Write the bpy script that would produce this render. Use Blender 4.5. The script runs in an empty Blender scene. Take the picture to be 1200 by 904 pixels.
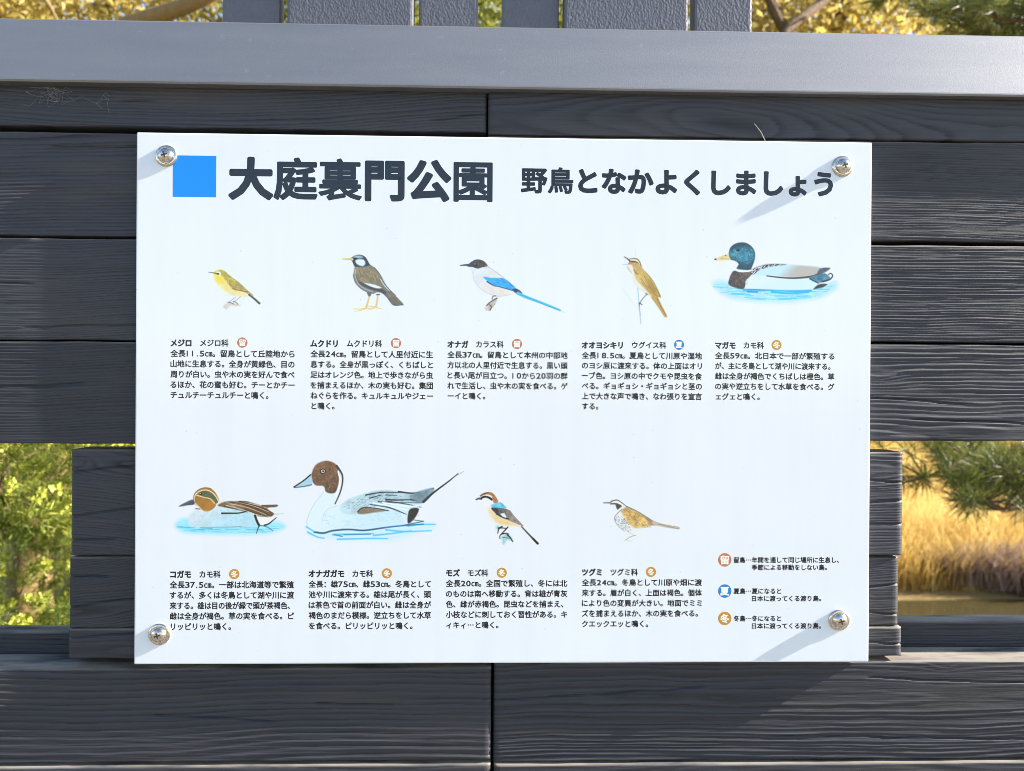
import bpy, math, random
import numpy as np
from mathutils import Vector, Matrix

random.seed(7)
RNG = np.random.default_rng(11)
R_ = math.radians
SC = bpy.context.scene
COL = SC.collection

# ------------------------------------------------------------------ camera, sky, sun, exposure
ZC = 1.25                                              # height of the middle of the board above the ground
CAM_P = np.array([-0.02282389, -1.00018584, ZC + 0.01955418])
CAM_A, CAM_B, CAM_C = -0.00204247, -0.00574572, -0.02821713
F_PX = 1000.0                                          # focal length in pixels of the 1200 px wide photograph


def rot3(rx, ry, rz):
    cx, sx, cy, sy, cz, sz = math.cos(rx), math.sin(rx), math.cos(ry), math.sin(ry), math.cos(rz), math.sin(rz)
    a = np.array([[cz, -sz, 0], [sz, cz, 0], [0, 0, 1]])
    b = np.array([[cy, 0, sy], [0, 1, 0], [-sy, 0, cy]])
    c = np.array([[1, 0, 0], [0, cx, -sx], [0, sx, cx]])
    return a @ b @ c


M_CAM = rot3(CAM_A, CAM_B, CAM_C)                      # columns: right, forward, up
cam_d = bpy.data.cameras.new("camera")
cam = bpy.data.objects.new("camera", cam_d)
COL.objects.link(cam)
r_, f_, u_ = M_CAM[:, 0], M_CAM[:, 1], M_CAM[:, 2]
cam.matrix_world = Matrix(((r_[0], u_[0], -f_[0], CAM_P[0]), (r_[1], u_[1], -f_[1], CAM_P[1]),
                           (r_[2], u_[2], -f_[2], CAM_P[2]), (0, 0, 0, 1)))
cam_d.sensor_fit = 'HORIZONTAL'
cam_d.sensor_width = 36.0
cam_d.lens = 36.0 * F_PX / 1200.0
cam_d.clip_start = 0.01
cam_d.clip_end = 3000
cam_d.dof.use_dof = True
cam_d.dof.focus_distance = 1.0
cam_d.dof.aperture_fstop = 7.0
SC.camera = cam

SUN_TO = Vector((1.0, -0.070, 0.54)).normalized()      # towards the sun: it grazes the fence from the right
sun_el = math.asin(SUN_TO.z)
sun_az = math.atan2(SUN_TO.x, SUN_TO.y)
world = bpy.data.worlds.new("World")
SC.world = world
world.use_nodes = True
wt = world.node_tree
sky = wt.nodes.new("ShaderNodeTexSky")
sky.sky_type = 'NISHITA'
sky.sun_disc = False
sky.sun_elevation = sun_el
sky.sun_rotation = sun_az
sky.dust_density = 0.6
sky.air_density = 1.0
sky.ozone_density = 1.0
bg = wt.nodes["Background"]
bg.inputs[1].default_value = 0.085
wt.links.new(sky.outputs[0], bg.inputs[0])

sun_d = bpy.data.lights.new("sun", 'SUN')
sun_d.energy = 5.0
sun_d.angle = R_(0.5)
sun_d.color = (1.0, 0.93, 0.82)
sun = bpy.data.objects.new("sun", sun_d)
COL.objects.link(sun)
sun.rotation_euler = SUN_TO.to_track_quat('Z', 'Y').to_euler()
sun.location = (6, -1, 6)

SC.view_settings.view_transform = 'Standard'
SC.view_settings.look = 'None'
SC.view_settings.gamma = 1.0
SC.view_settings.use_curve_mapping = False
SC.view_settings.exposure = 2.0
SC.cycles.max_bounces = 6
SC.cycles.filter_width = 0.85
SC.cycles.use_denoising = True
SC.cycles.denoising_prefilter = 'ACCURATE'
SC.cycles.use_adaptive_sampling = False
SC.cycles.transparent_max_bounces = 8


# ------------------------------------------------------------------ small helpers
def at(px, py, Y):
    """world point seen at a photograph pixel, on the vertical plane y = Y"""
    d = M_CAM @ np.array([(px - 600) / F_PX, 1.0, -(py - 452) / F_PX])
    return CAM_P + d * ((Y - CAM_P[1]) / d[1])


def lin(c):
    c = np.asarray(c, float) / 255.0
    return np.where(c <= 0.04045, c / 12.92, ((c + 0.055) / 1.055) ** 2.4)


def tag(o, label=None, cat=None, group=None, kind=None):
    if label: o["label"] = label
    if cat: o["category"] = cat
    if group: o["group"] = group
    if kind: o["kind"] = kind
    return o


def empty(name, loc):
    o = bpy.data.objects.new(name, None)
    o.empty_display_size = 0.1
    COL.objects.link(o)
    o.location = loc
    return o


def put(name, me, mat, parent=None):
    """link a mesh given in world coordinates"""
    o = bpy.data.objects.new(name, me)
    COL.objects.link(o)
    for m in (mat if isinstance(mat, (list, tuple)) else [mat]):
        me.materials.append(m)
    if parent is not None:
        o.parent = parent
        p = parent
        off = Vector((0, 0, 0))
        while p is not None:
            off += p.location
            p = p.parent
        o.location = -off if parent.parent is None else -off
        if parent.type == 'MESH':                      # mesh parents already sit at minus their own parent's place
            o.location = (0, 0, 0)
    return o


def mesh_arrays(name, V, F, attr=None, mat_idx=None, smooth=False):
    """V (n,3); F (m,k) all faces with k corners"""
    V = np.asarray(V, np.float32).reshape(-1, 3)
    F = np.asarray(F, np.int32)
    me = bpy.data.meshes.new(name)
    me.vertices.add(len(V))
    me.vertices.foreach_set("co", V.ravel())
    m, k = F.shape
    me.loops.add(m * k)
    me.loops.foreach_set("vertex_index", F.ravel())
    me.polygons.add(m)
    me.polygons.foreach_set("loop_start", np.arange(0, m * k, k, dtype=np.int32))
    if mat_idx is not None:
        me.polygons.foreach_set("material_index", np.asarray(mat_idx, np.int32))
    if attr:
        for an, av in attr.items():
            av = np.asarray(av, np.float32)
            if av.ndim == 1:
                a = me.attributes.new(an, 'FLOAT', 'POINT')
                a.data.foreach_set("value", av)
            else:
                a = me.attributes.new(an, 'FLOAT_COLOR', 'POINT')
                a.data.foreach_set("color", av.ravel())
    me.update(calc_edges=True)
    me.polygons.foreach_set("use_smooth", np.full(m, bool(smooth)))
    return me


class MB:
    """collects mixed faces into one mesh"""
    def __init__(s): s.v = []; s.f = []; s.m = []
    def add(s, V, F, m=0):
        n = len(s.v)
        s.v += [tuple(p) for p in V]
        for f in F:
            s.f.append([i + n for i in f]); s.m.append(m)
    def box(s, x0, x1, y0, y1, z0, z1, m=0, b=0.0):
        if b <= 0:
            V = [(x, y, z) for x in (x0, x1) for y in (y0, y1) for z in (z0, z1)]
            s.add(V, [(0, 1, 3, 2), (4, 6, 7, 5), (0, 4, 5, 1), (2, 3, 7, 6), (0, 2, 6, 4), (1, 5, 7, 3)], m)
        else:
            import bmesh
            bm = bmesh.new()
            bmesh.ops.create_cube(bm, size=1.0)
            for v in bm.verts:
                v.co = Vector(((x0 + x1) / 2 + v.co.x * (x1 - x0), (y0 + y1) / 2 + v.co.y * (y1 - y0), (z0 + z1) / 2 + v.co.z * (z1 - z0)))
            bmesh.ops.bevel(bm, geom=bm.edges[:], offset=b, segments=2, affect='EDGES', profile=0.6)
            bm.verts.index_update()
            s.add([v.co for v in bm.verts], [[v.index for v in f.verts] for f in bm.faces], m)
            bm.free()
    def tube(s, pts, rad, n=8, m=0, cap=True):
        P = np.array(pts, float); k = len(P)
        base = len(s.v)
        up = np.array([0.13, 0.21, 0.97])
        for i in range(k):
            t = P[min(i + 1, k - 1)] - P[max(i - 1, 0)]
            t /= np.linalg.norm(t) + 1e-9
            a = np.cross(t, up if abs(t @ up) < 0.95 else np.array([1.0, 0, 0])); a /= np.linalg.norm(a)
            b = np.cross(t, a)
            for j in range(n):
                q = 2 * math.pi * j / n
                s.v.append(tuple(P[i] + rad[i] * (a * math.cos(q) + b * math.sin(q))))
        for i in range(k - 1):
            for j in range(n):
                s.f.append([base + i * n + j, base + i * n + (j + 1) % n, base + (i + 1) * n + (j + 1) % n, base + (i + 1) * n + j]); s.m.append(m)
        if cap:
            s.f.append([base + (k - 1) * n + j for j in range(n)]); s.m.append(m)
    def lathe(s, c, prof, n=40, m=0):
        """profile (radius, distance in front of y = c.y) turned round the y axis"""
        base = len(s.v)
        for r, h in prof:
            for j in range(n):
                q = 2 * math.pi * j / n
                s.v.append((c[0] + r * math.cos(q), c[1] - h, c[2] + r * math.sin(q)))
        for i in range(len(prof) - 1):
            for j in range(n):
                s.f.append([base + i * n + j, base + i * n + (j + 1) % n, base + (i + 1) * n + (j + 1) % n, base + (i + 1) * n + j]); s.m.append(m)
        s.f.append([base + (len(prof) - 1) * n + j for j in range(n)]); s.m.append(m)
    def mesh(s, name, smooth=False):
        me = bpy.data.meshes.new(name)
        me.from_pydata(s.v, [], s.f)
        me.polygons.foreach_set("material_index", np.array(s.m, np.int32))
        me.update()
        import bmesh
        bm = bmesh.new(); bm.from_mesh(me)
        bmesh.ops.recalc_face_normals(bm, faces=bm.faces)
        bm.to_mesh(me); bm.free()
        me.polygons.foreach_set("use_smooth", np.full(len(me.polygons), bool(smooth)))
        return me


def vnoise(x, y, seed=0):
    """smooth 2-D value noise, -1..1"""
    x = np.asarray(x, float); y = np.asarray(y, float)
    xi = np.floor(x).astype(np.int64); yi = np.floor(y).astype(np.int64)
    xf = x - xi; yf = y - yi
    def h(a, b):
        n = (a * 374761393 + b * 668265263 + seed * 1442695041) & 0x7fffffff
        n = ((n ^ (n >> 13)) * 1274126177) & 0x7fffffff
        n = (n ^ (n >> 16)) & 0xffff
        return n / 32767.5 - 1.0
    u = xf * xf * (3 - 2 * xf); v = yf * yf * (3 - 2 * yf)
    return (h(xi, yi) * (1 - u) + h(xi + 1, yi) * u) * (1 - v) + (h(xi, yi + 1) * (1 - u) + h(xi + 1, yi + 1) * u) * v


def fnoise(x, y, seed=0, o=3):
    s = 0; a = 1; t = 0
    for i in range(o):
        s = s + a * vnoise(x * 2 ** i, y * 2 ** i, seed + 17 * i); t += a; a *= 0.5
    return s / t


# ------------------------------------------------------------------ materials
class NT:
    def __init__(s, name):
        s.m = bpy.data.materials.new(name); s.m.use_nodes = True
        s.t = s.m.node_tree; s.b = s.t.nodes["Principled BSDF"]; s.out = s.t.nodes["Material Output"]
    def n(s, typ, **kw):
        nd = s.t.nodes.new(typ)
        for k, v in kw.items(): setattr(nd, k, v)
        return nd
    def l(s, a, b): s.t.links.new(a, b)
    def coords(s, scale=(1, 1, 1)):
        g = s.n("ShaderNodeNewGeometry"); mp = s.n("ShaderNodeMapping")
        s.l(g.outputs["Position"], mp.inputs["Vector"]); mp.inputs["Scale"].default_value = scale
        return mp.outputs[0]
    def noise(s, vec, scale, detail=4, rough=0.55):
        k = s.n("ShaderNodeTexNoise"); s.l(vec, k.inputs["Vector"])
        k.inputs["Scale"].default_value = scale; k.inputs["Detail"].default_value = detail; k.inputs["Roughness"].default_value = rough
        return k.outputs["Fac"]
    def ramp(s, fac, stops):
        r = s.n("ShaderNodeValToRGB"); s.l(fac, r.inputs[0])
        el = r.color_ramp.elements
        while len(el) < len(stops): el.new(0.5)
        for e, (p, c) in zip(el, stops): e.position = p; e.color = (*c, 1) if len(c) == 3 else c
        return r.outputs[0]
    def mix(s, fac, a, b, mode='MIX'):
        k = s.n("ShaderNodeMix", data_type='RGBA', blend_type=mode)
        for sock, v in ((k.inputs[0], fac), (k.inputs[6], a), (k.inputs[7], b)):
            if hasattr(v, 'is_linked'): s.l(v, sock)
            else: sock.default_value = v if isinstance(v, (int, float)) else (*v, 1)
        return k.outputs[2]
    def math(s, op, a, b=0.5):
        k = s.n("ShaderNodeMath", operation=op)
        for i, v in enumerate((a, b)):
            if hasattr(v, 'is_linked'): s.l(v, k.inputs[i])
            else: k.inputs[i].default_value = v
        return k.outputs[0]
    def bump(s, h, dist, strength=1.0, prev=None):
        k = s.n("ShaderNodeBump"); s.l(h, k.inputs["Height"])
        k.inputs["Distance"].default_value = dist; k.inputs["Strength"].default_value = strength
        if prev is not None: s.l(prev, k.inputs["Normal"])
        return k.outputs[0]
    def set(s, **kw):
        for k, v in kw.items():
            i = s.b.inputs[k.replace("_", " ")]
            if hasattr(v, 'is_linked'): s.l(v, i)
            else: i.default_value = v if isinstance(v, (int, float)) else (*v, 1)
        return s.m


def mat_wood():
    k = NT("charcoal_stained_wood")
    at_ = k.n("ShaderNodeAttribute", attribute_name="grain")
    wn = k.n("ShaderNodeAttribute", attribute_name="pale_top")
    info = k.n("ShaderNodeObjectInfo")
    c = k.coords((1, 1, 1))
    fib = k.noise(k.coords((12, 60, 520)), 1.0, 5, 0.65)
    blot = k.noise(k.coords((3.2, 9, 16)), 1.0, 5)
    col = k.mix(at_.outputs["Fac"], (0.0025, 0.003, 0.005), (0.040, 0.042, 0.054))
    col = k.mix(k.math('MULTIPLY', fib, 0.40), col, (0.044, 0.046, 0.056))
    patch = k.ramp(blot, [(0.52, (0, 0, 0)), (0.75, (1, 1, 1))])
    col = k.mix(k.math('MULTIPLY', patch, 0.55), col, (0.066, 0.058, 0.052))
    tone = k.math('ADD', k.math('MULTIPLY', info.outputs["Random"], 0.3), 0.85)
    col = k.mix(1.0, col, tone, 'MULTIPLY')
    bare = k.ramp(k.noise(k.coords((9, 40, 40)), 1.0, 4, 0.6), [(0.30, (0, 0, 0)), (0.55, (1, 1, 1))])  # noise mask that breaks up the beige top
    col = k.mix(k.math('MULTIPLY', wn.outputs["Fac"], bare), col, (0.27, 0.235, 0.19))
    rg = k.math('ADD', k.math('MULTIPLY', fib, 0.25), 0.44)
    return k.set(Base_Color=col, Roughness=rg, Specular_IOR_Level=0.33, Normal=k.bump(fib, 0.0006, 0.9))


def mat_rail():
    k = NT("grey_painted_rail")
    c = k.coords((1, 1, 1))
    sp = k.noise(c, 900, 2)
    sm = k.noise(k.coords((6, 6, 60)), 1, 4)
    sc = k.ramp(k.noise(k.coords((55, 55, 80)), 1, 6, 0.75), [(0.625, (0, 0, 0)), (0.65, (1, 1, 1))])
    col = k.mix(sm, (0.23, 0.23, 0.25), (0.28, 0.28, 0.29))
    col = k.mix(k.math('MULTIPLY', sc, 0.35), col, (0.34, 0.34, 0.36))
    nb = k.bump(sp, 0.00025, 0.5)
    rg = k.math('ADD', k.math('MULTIPLY', sm, 0.08), 0.50)
    return k.set(Base_Color=col, Roughness=rg, Metallic=0.85, Specular_IOR_Level=0.6, Normal=nb)


def mat_board():
    k = NT("thick_textured_grey_paint")
    c = k.coords((1, 1, 0.7))
    v = k.n("ShaderNodeTexVoronoi", feature='SMOOTH_F1'); k.l(c, v.inputs["Vector"]); v.inputs["Scale"].default_value = 400
    n1 = k.noise(c, 220, 4, 0.6)
    h = k.math('ADD', v.outputs["Distance"], n1)
    col = k.mix(n1, (0.075, 0.080, 0.105), (0.12, 0.122, 0.145))
    return k.set(Base_Color=col, Roughness=0.48, Specular_IOR_Level=0.5, Normal=k.bump(h, 0.0006, 0.75))


def mat_panel(name="white_sign_panel", attr=False):
    k = NT(name)
    c = k.coords((1, 1, 1))
    v = k.n("ShaderNodeTexVoronoi"); k.l(c, v.inputs["Vector"]); v.inputs["Scale"].default_value = 78
    v.inputs["Randomness"].default_value = 1.0
    speck = k.ramp(v.outputs["Distance"], [(0.030, (1, 1, 1)), (0.075, (0, 0, 0))])
    gate = k.ramp(k.noise(c, 31, 2), [(0.51, (0, 0, 0)), (0.58, (1, 1, 1))])
    grime = k.noise(k.coords((5, 5, 9)), 1, 5)
    white = k.mix(grime, (0.690, 0.728, 0.768), (0.735, 0.767, 0.800))
    white = k.mix(k.math('MULTIPLY', k.math('MULTIPLY', speck, gate), 0.5), white, (0.30, 0.29, 0.33))
    run = k.ramp(k.noise(k.coords((26, 26, 2.2)), 1, 4, 0.6), [(0.45, (0, 0, 0)), (0.72, (1, 1, 1))])
    white = k.mix(k.math('MULTIPLY', run, 0.10), white, (0.50, 0.52, 0.53))
    if attr:
        a = k.n("ShaderNodeAttribute", attribute_name="ink")
        white = k.mix(a.outputs["Alpha"], white, a.outputs["Color"])
    rg = k.math('ADD', k.math('MULTIPLY', grime, 0.10), 0.07)
    return k.set(Base_Color=white, Roughness=rg, Specular_IOR_Level=0.5)


def mat_flat(name, rgb, rough=0.25, spec=0.5, metal=0.0, jitter=0.12, nscale=90):
    k = NT(name)
    n1 = k.noise(k.coords(), nscale, 3)
    col = k.mix(n1, tuple(np.array(rgb) * (1 - jitter)), tuple(np.minimum(1, np.array(rgb) * (1 + jitter))))
    return k.set(Base_Color=col, Roughness=rough, Specular_IOR_Level=spec, Metallic=metal)


def mat_leaf(name, dark, light, trans=0.35, rough=0.5):
    k = NT(name)
    a = k.n("ShaderNodeAttribute", attribute_name="tint")
    col = k.mix(a.outputs["Fac"], dark, light)
    k.set(Base_Color=col, Roughness=rough, Specular_IOR_Level=0.35)
    tr = k.n("ShaderNodeBsdfTranslucent")
    k.l(k.mix(0.6, col, light), tr.inputs["Color"])
    mx = k.n("ShaderNodeMixShader"); mx.inputs[0].default_value = trans
    k.l(k.b.outputs[0], mx.inputs[1]); k.l(tr.outputs[0], mx.inputs[2]); k.l(mx.outputs[0], k.out.inputs[0])
    return k.m


def mat_bark(name, a, b):
    k = NT(name)
    n1 = k.noise(k.coords((1, 1, 0.35)), 38, 6, 0.7)
    return k.set(Base_Color=k.mix(n1, a, b), Roughness=0.85, Normal=k.bump(n1, 0.02, 0.8))


def mat_ground():
    k = NT("dry_ground")
    n1 = k.noise(k.coords(), 0.9, 6, 0.65)
    n2 = k.noise(k.coords(), 26, 5, 0.7)
    col = k.mix(n1, (0.20, 0.135, 0.055), (0.34, 0.25, 0.11))
    col = k.mix(k.math('MULTIPLY', n2, 0.6), col, (0.15, 0.11, 0.05))
    return k.set(Base_Color=col, Roughness=0.95, Specular_IOR_Level=0.1, Normal=k.bump(n2, 0.03, 0.8))


def mat_water():
    k = NT("still_pond_water")
    n1 = k.noise(k.coords((1, 1.6, 1)), 3.5, 3)
    return k.set(Base_Color=(0.055, 0.045, 0.02), Roughness=0.06, Specular_IOR_Level=0.5, Normal=k.bump(n1, 0.03, 0.25))


M_WOOD, M_RAIL, M_BOARD, M_PANEL = mat_wood(), mat_rail(), mat_board(), mat_panel()
M_PRINT = mat_panel("printed_bird_picture", True)
INK = 0.02
M_INK = mat_flat("near_black_ink", (0.008, 0.010, 0.016), 0.22, jitter=0.2)
M_TITLE = mat_flat("dark_slate_ink", (0.012, 0.017, 0.028), 0.22, jitter=0.15)
M_BLUE = mat_flat("bright_blue_ink", (0.0, 0.235, 0.92), 0.2, jitter=0.03)
M_BROWN = mat_flat("brown_ink", (0.46, 0.17, 0.075), 0.25)
M_CYAN = mat_flat("summer_blue_ink", (0.018, 0.20, 0.50), 0.25)
M_OCHRE = mat_flat("ochre_ink", (0.50, 0.25, 0.035), 0.25)
M_PALE = mat_flat("pale_ink", (0.82, 0.80, 0.76), 0.25, jitter=0.03)
k_ = NT("weathered_steel_reflection_tint"); n_ = k_.noise(k_.coords(), 420, 5, 0.7)
st_ = k_.ramp(n_, [(0.42, (0, 0, 0)), (0.66, (1, 1, 1))])  # brown is grime plus the golden ground's reflection, put into the colour
M_STEEL = k_.set(Base_Color=k_.mix(st_, (0.70, 0.68, 0.64), (0.34, 0.25, 0.17)), Metallic=1.0, Roughness=k_.math('ADD', k_.math('MULTIPLY', st_, 0.25), 0.12))
M_SLOT = mat_flat("dark_screw_slot", (0.03, 0.028, 0.025), 0.5)
M_GROUND, M_WATER = mat_ground(), mat_water()
M_BARK = mat_bark("brown_bark", (0.05, 0.03, 0.018), (0.20, 0.12, 0.06))
M_BARK2 = mat_bark("golden_bark", (0.16, 0.10, 0.04), (0.34, 0.22, 0.09))
M_PINE = mat_leaf("pine_needles", (0.020, 0.045, 0.010), (0.25, 0.27, 0.06), 0.25, 0.4)
M_GOLD = mat_leaf("golden_leaves", (0.22, 0.16, 0.03), (0.66, 0.52, 0.15), 0.45)
M_OLIVE = mat_leaf("olive_leaves", (0.07, 0.09, 0.015), (0.34, 0.34, 0.06), 0.4)
M_JUNI = mat_leaf("yellow_green_scale_leaves", (0.03, 0.065, 0.010), (0.52, 0.55, 0.10), 0.35)
M_GRASS = mat_leaf("dry_grass_blades", (0.42, 0.27, 0.06), (0.88, 0.66, 0.24), 0.3, 0.7)
M_REED = mat_leaf("golden_reed_blades", (0.50, 0.32, 0.03), (0.92, 0.70, 0.12), 0.35, 0.7)
M_TUFT = mat_leaf("brown_seed_tufts", (0.13, 0.08, 0.07), (0.50, 0.36, 0.28), 0.2, 0.8)
M_WEB = mat_flat("pale_cobweb", (0.30, 0.30, 0.31), 0.6)
M_STRAW = mat_flat("dry_pine_needle", (0.55, 0.47, 0.36), 0.6)

# ------------------------------------------------------------------ setting: ground, pond, grass
def ground_z(x, y):
    """flat by the fence, down to the pond, up the far bank"""
    def ss(a, b, t):
        t = np.clip((t - a) / (b - a), 0, 1); return t * t * (3 - 2 * t)
    z = -1.25 * ss(1.2, 3.6, y) + 0.60 * ss(7.0, 9.4, y) + 0.9 * ss(9.5, 24, y) + 0.03 * fnoise(x * 0.8, y * 0.8, 5) * ss(0.5, 3, y)
    return z

xs = np.concatenate([np.linspace(-400, -30, 12), np.linspace(-25, 25, 90), np.linspace(30, 400, 12)])
ys = np.concatenate([np.linspace(-400, -10, 12), np.linspace(-8, 30, 110), np.linspace(35, 700, 14)])
X, Y = np.meshgrid(xs, ys, indexing='ij')
V = np.stack([X, Y, ground_z(X, Y)], -1).reshape(-1, 3)
nx, ny = X.shape
I = np.arange(nx * ny).reshape(nx, ny)
F = np.stack([I[:-1, :-1], I[1:, :-1], I[1:, 1:], I[:-1, 1:]], -1).reshape(-1, 4)
tag(put("ground", mesh_arrays("ground", V, F, smooth=True), M_GROUND), kind="structure")

mb = MB(); mb.box(-60, 60, -4.2, -0.35, -0.06, 0.035, b=0.01)  # unseen grey slab added before the fence to cut warm bounce light
k_ = NT("added_slab_gravel"); n_ = k_.noise(k_.coords(), 130, 4, 0.7)
M_SLAB = k_.set(Base_Color=k_.mix(n_, (0.10, 0.098, 0.095), (0.24, 0.225, 0.20)), Roughness=0.9, Normal=k_.bump(n_, 0.01, 0.8))
tag(put("added_grey_slab", mb.mesh("added_grey_slab"), M_SLAB), kind="structure")

mb = MB(); mb.add([(-30, 2.6, -1.02), (30, 2.6, -1.02), (30, 9.6, -1.02), (-30, 9.6, -1.02)], [(0, 1, 2, 3)])
tag(put("pond", mb.mesh("pond"), M_WATER), kind="structure")


def blades(P, h, w, lean, tint, bend=0.35):
    """two-segment tapering blades standing at P"""
    n = len(P)
    a = RNG.uniform(0, 2 * math.pi, n)
    d = np.stack([np.cos(a), np.sin(a), 0 * a], -1) * (lean * RNG.uniform(0.2, 1, n))[:, None]
    s = np.stack([-np.sin(a + 0.8), np.cos(a + 0.8), 0 * a], -1) * (w / 2)[:, None]
    up = np.zeros((n, 3)); up[:, 2] = h
    m = P + up * 0.55 + d * h[:, None] * bend
    t = P + up * 0.95 + d * h[:, None]
    V = np.stack([P - s, P + s, m - s * 0.8, m + s * 0.8, t], 1).reshape(-1, 3)
    b = np.arange(n)[:, None] * 5
    F = np.concatenate([b + np.array([[0, 1, 3]]), b + np.array([[0, 3, 2]]), b + np.array([[2, 3, 4]])])
    return V, F, np.repeat(tint, 5)


n = 52000
gy = 8.15 + 15 * RNG.uniform(0, 1, n) ** 1.3
gx = gy * RNG.uniform(0.30, 0.85, n)
k2 = 16000
gy = np.concatenate([gy, RNG.uniform(8.2, 24, k2)]); gx = np.concatenate([gx, RNG.uniform(-14, 16, k2)])
P = np.stack([gx, gy, ground_z(gx, gy) - 0.02], -1)
h = RNG.uniform(0.22, 0.55, len(P)) * (1 + 0.5 * fnoise(gx * 0.7, gy * 0.7, 3))
tint = np.clip(0.5 + 0.6 * fnoise(gx * 0.9, gy * 0.5, 9) + RNG.normal(0, 0.22, len(P)), 0, 1)
V, F, T = blades(P, h, RNG.uniform(0.008, 0.02, len(P)), 0.7 * np.ones(len(P)), tint)
tag(put("dry_grass", mesh_arrays("dry_grass", V, F, {"tint": T}), M_GRASS),
    "golden dry grass covering the far bank of the pond", "grass", kind="stuff")

n = 30000
gy = RNG.uniform(17, 25, n); gx = RNG.uniform(-16, 24, n)
P = np.stack([gx, gy, ground_z(gx, gy) - 0.05], -1)
tint = np.clip(0.55 + 0.6 * fnoise(gx * 0.5, gy * 0.5, 21) + RNG.normal(0, 0.2, n), 0, 1)
V, F, T = blades(P, RNG.uniform(1.4, 2.6, n), RNG.uniform(0.02, 0.05, n), 0.25 * np.ones(n), tint)
tag(put("reeds", mesh_arrays("reeds", V, F, {"tint": T}), M_REED),
    "tall straw coloured reeds standing behind the dry grass", "reeds", kind="stuff")

# brownish tussocks along the waterline, one thing each
for i, (px, base, ht) in enumerate([(1122, 703, 38), (1170, 705, 46), (1199, 700, 36), (1088, 696, 22), (1222, 708, 40)]):
    yb = 8.15 + 0.25 * (708 - base) / 6
    p = at(px, base, yb)
    z0 = float(ground_z(np.array(p[0]), np.array(yb)))
    n = 900
    rr = np.sqrt(RNG.uniform(0, 1, n)) * 0.24
    aa = RNG.uniform(0, 6.28, n)
    P = np.stack([p[0] + rr * np.cos(aa) * 1.4, yb + rr * np.sin(aa), np.full(n, z0 - 0.02)], -1)
    V, F, T = blades(P, RNG.uniform(0.22, 0.46, n) * ht / 36, RNG.uniform(0.008, 0.018, n), 0.9 * np.ones(n), RNG.uniform(0, 1, n) ** 1.4)
    o = put("grass_tussock", mesh_arrays("grass_tussock", V, F, {"tint": T}), M_TUFT)
    names = ["brown grass tussock at the pond edge, left of the big middle tussock", "biggest brown grass tussock at the pond edge, middle of the right opening",
             "brown grass tussock at the pond edge beside the right edge of the photo", "small low tussock nearest the end of the block planks",
             "brown tussock mostly cut off by the right edge of the photo"]
    tag(o, names[i], "tussock", "brown tussocks along the pond edge")


# ------------------------------------------------------------------ trees and shrubs
def leaf_quads(C, D, L, Wd, droop=0.0):
    """diamond leaflets at C pointing along D"""
    n = len(C)
    D = D / (np.linalg.norm(D, axis=1, keepdims=True) + 1e-9)
    q = RNG.normal(0, 1, (n, 3)); s = np.cross(D, q); s /= np.linalg.norm(s, axis=1, keepdims=True) + 1e-9
    L = np.asarray(L)[:, None]; Wd = np.asarray(Wd)[:, None]
    nrm = np.cross(D, s)
    V = np.stack([C, C + D * L * 0.45 + s * Wd / 2 + nrm * L * 0.06, C + D * L, C + D * L * 0.45 - s * Wd / 2 + nrm * L * 0.06], 1).reshape(-1, 3)
    F = (np.arange(n)[:, None] * 4 + np.arange(4)[None, :])
    return V, F


def wander(p0, p1, k=6, amp=0.08):
    p0 = np.array(p0, float); p1 = np.array(p1, float)
    L = np.linalg.norm(p1 - p0)
    return [p0 + (p1 - p0) * t + RNG.normal(0, amp * L / k * 1.2, 3) * (0 < t) * (t < 1) for t in np.linspace(0, 1, k)]


def pine(name, base, height, limbs, label, lean=(0, 0), seed=0, per_tip=46, nl=0.125, cat="tree", twigs=9):
    """trunk, crooked limbs given by their end points, and needle brushes on twigs"""
    root = empty(name, base)
    tag(root, label, cat, "trees and shrubs behind the fence")
    base = np.array(base, float)
    top = base + np.array([lean[0], lean[1], height])
    tr = MB(); tpts = wander(base - np.array([0, 0, 0.1]), top, 8, 0.10)
    tr.tube(tpts, np.linspace(0.11, 0.03, 8) * (height / 4) ** 0.5, 10)
    put("trunk", tr.mesh("trunk", True), M_BARK, root)
    tipP = []; tipD = []
    for e in limbs:
        e = np.array(e, float)
        tt = np.clip((e[2] - base[2]) / height - 0.08, 0.15, 0.95)
        s = tpts[int(round(tt * 7))]
        pts = wander(s, e, 8, 0.22)
        br = MB(); br.tube(pts, np.linspace(0.032, 0.007, 8), 7)
        for k in range(3, 8):
            for q in range(twigs if k > 3 else twigs // 2):
                d = RNG.normal(0, 1, 3); d[2] = abs(d[2]) * 0.6 + 0.1
                d += (pts[k] - pts[k - 1]) / np.linalg.norm(pts[k] - pts[k - 1]) * 1.0
                d /= np.linalg.norm(d)
                ln = RNG.uniform(0.10, 0.34)
                m = pts[k] + d * ln * 0.5 + RNG.normal(0, 0.015, 3)
                tip = pts[k] + d * ln
                br.tube([pts[k], m, tip], [0.006, 0.004, 0.002], 4, cap=False)
                tipP += [tip, (tip + m) / 2]; tipD += [d, d]
        put("branch", br.mesh("branch", True), M_BARK, root)
    tipP = np.array(tipP); tipD = np.array(tipD)
    C = np.repeat(tipP, per_tip, 0) + RNG.normal(0, 0.012, (len(tipP) * per_tip, 3))
    D = np.repeat(tipD, per_tip, 0) * 0.75 + RNG.normal(0, 0.62, C.shape)
    V, F = leaf_quads(C, D, RNG.uniform(0.7, 1.15, len(C)) * nl, np.full(len(C), 0.0036))
    tint = np.clip(np.repeat(RNG.uniform(0, 0.75, len(tipP)), per_tip) + RNG.normal(0, 0.2, len(C)), 0, 1)
    put("crown", mesh_arrays("crown", V, F, {"tint": np.repeat(tint, 4)}), M_PINE, root)
    return root


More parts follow.
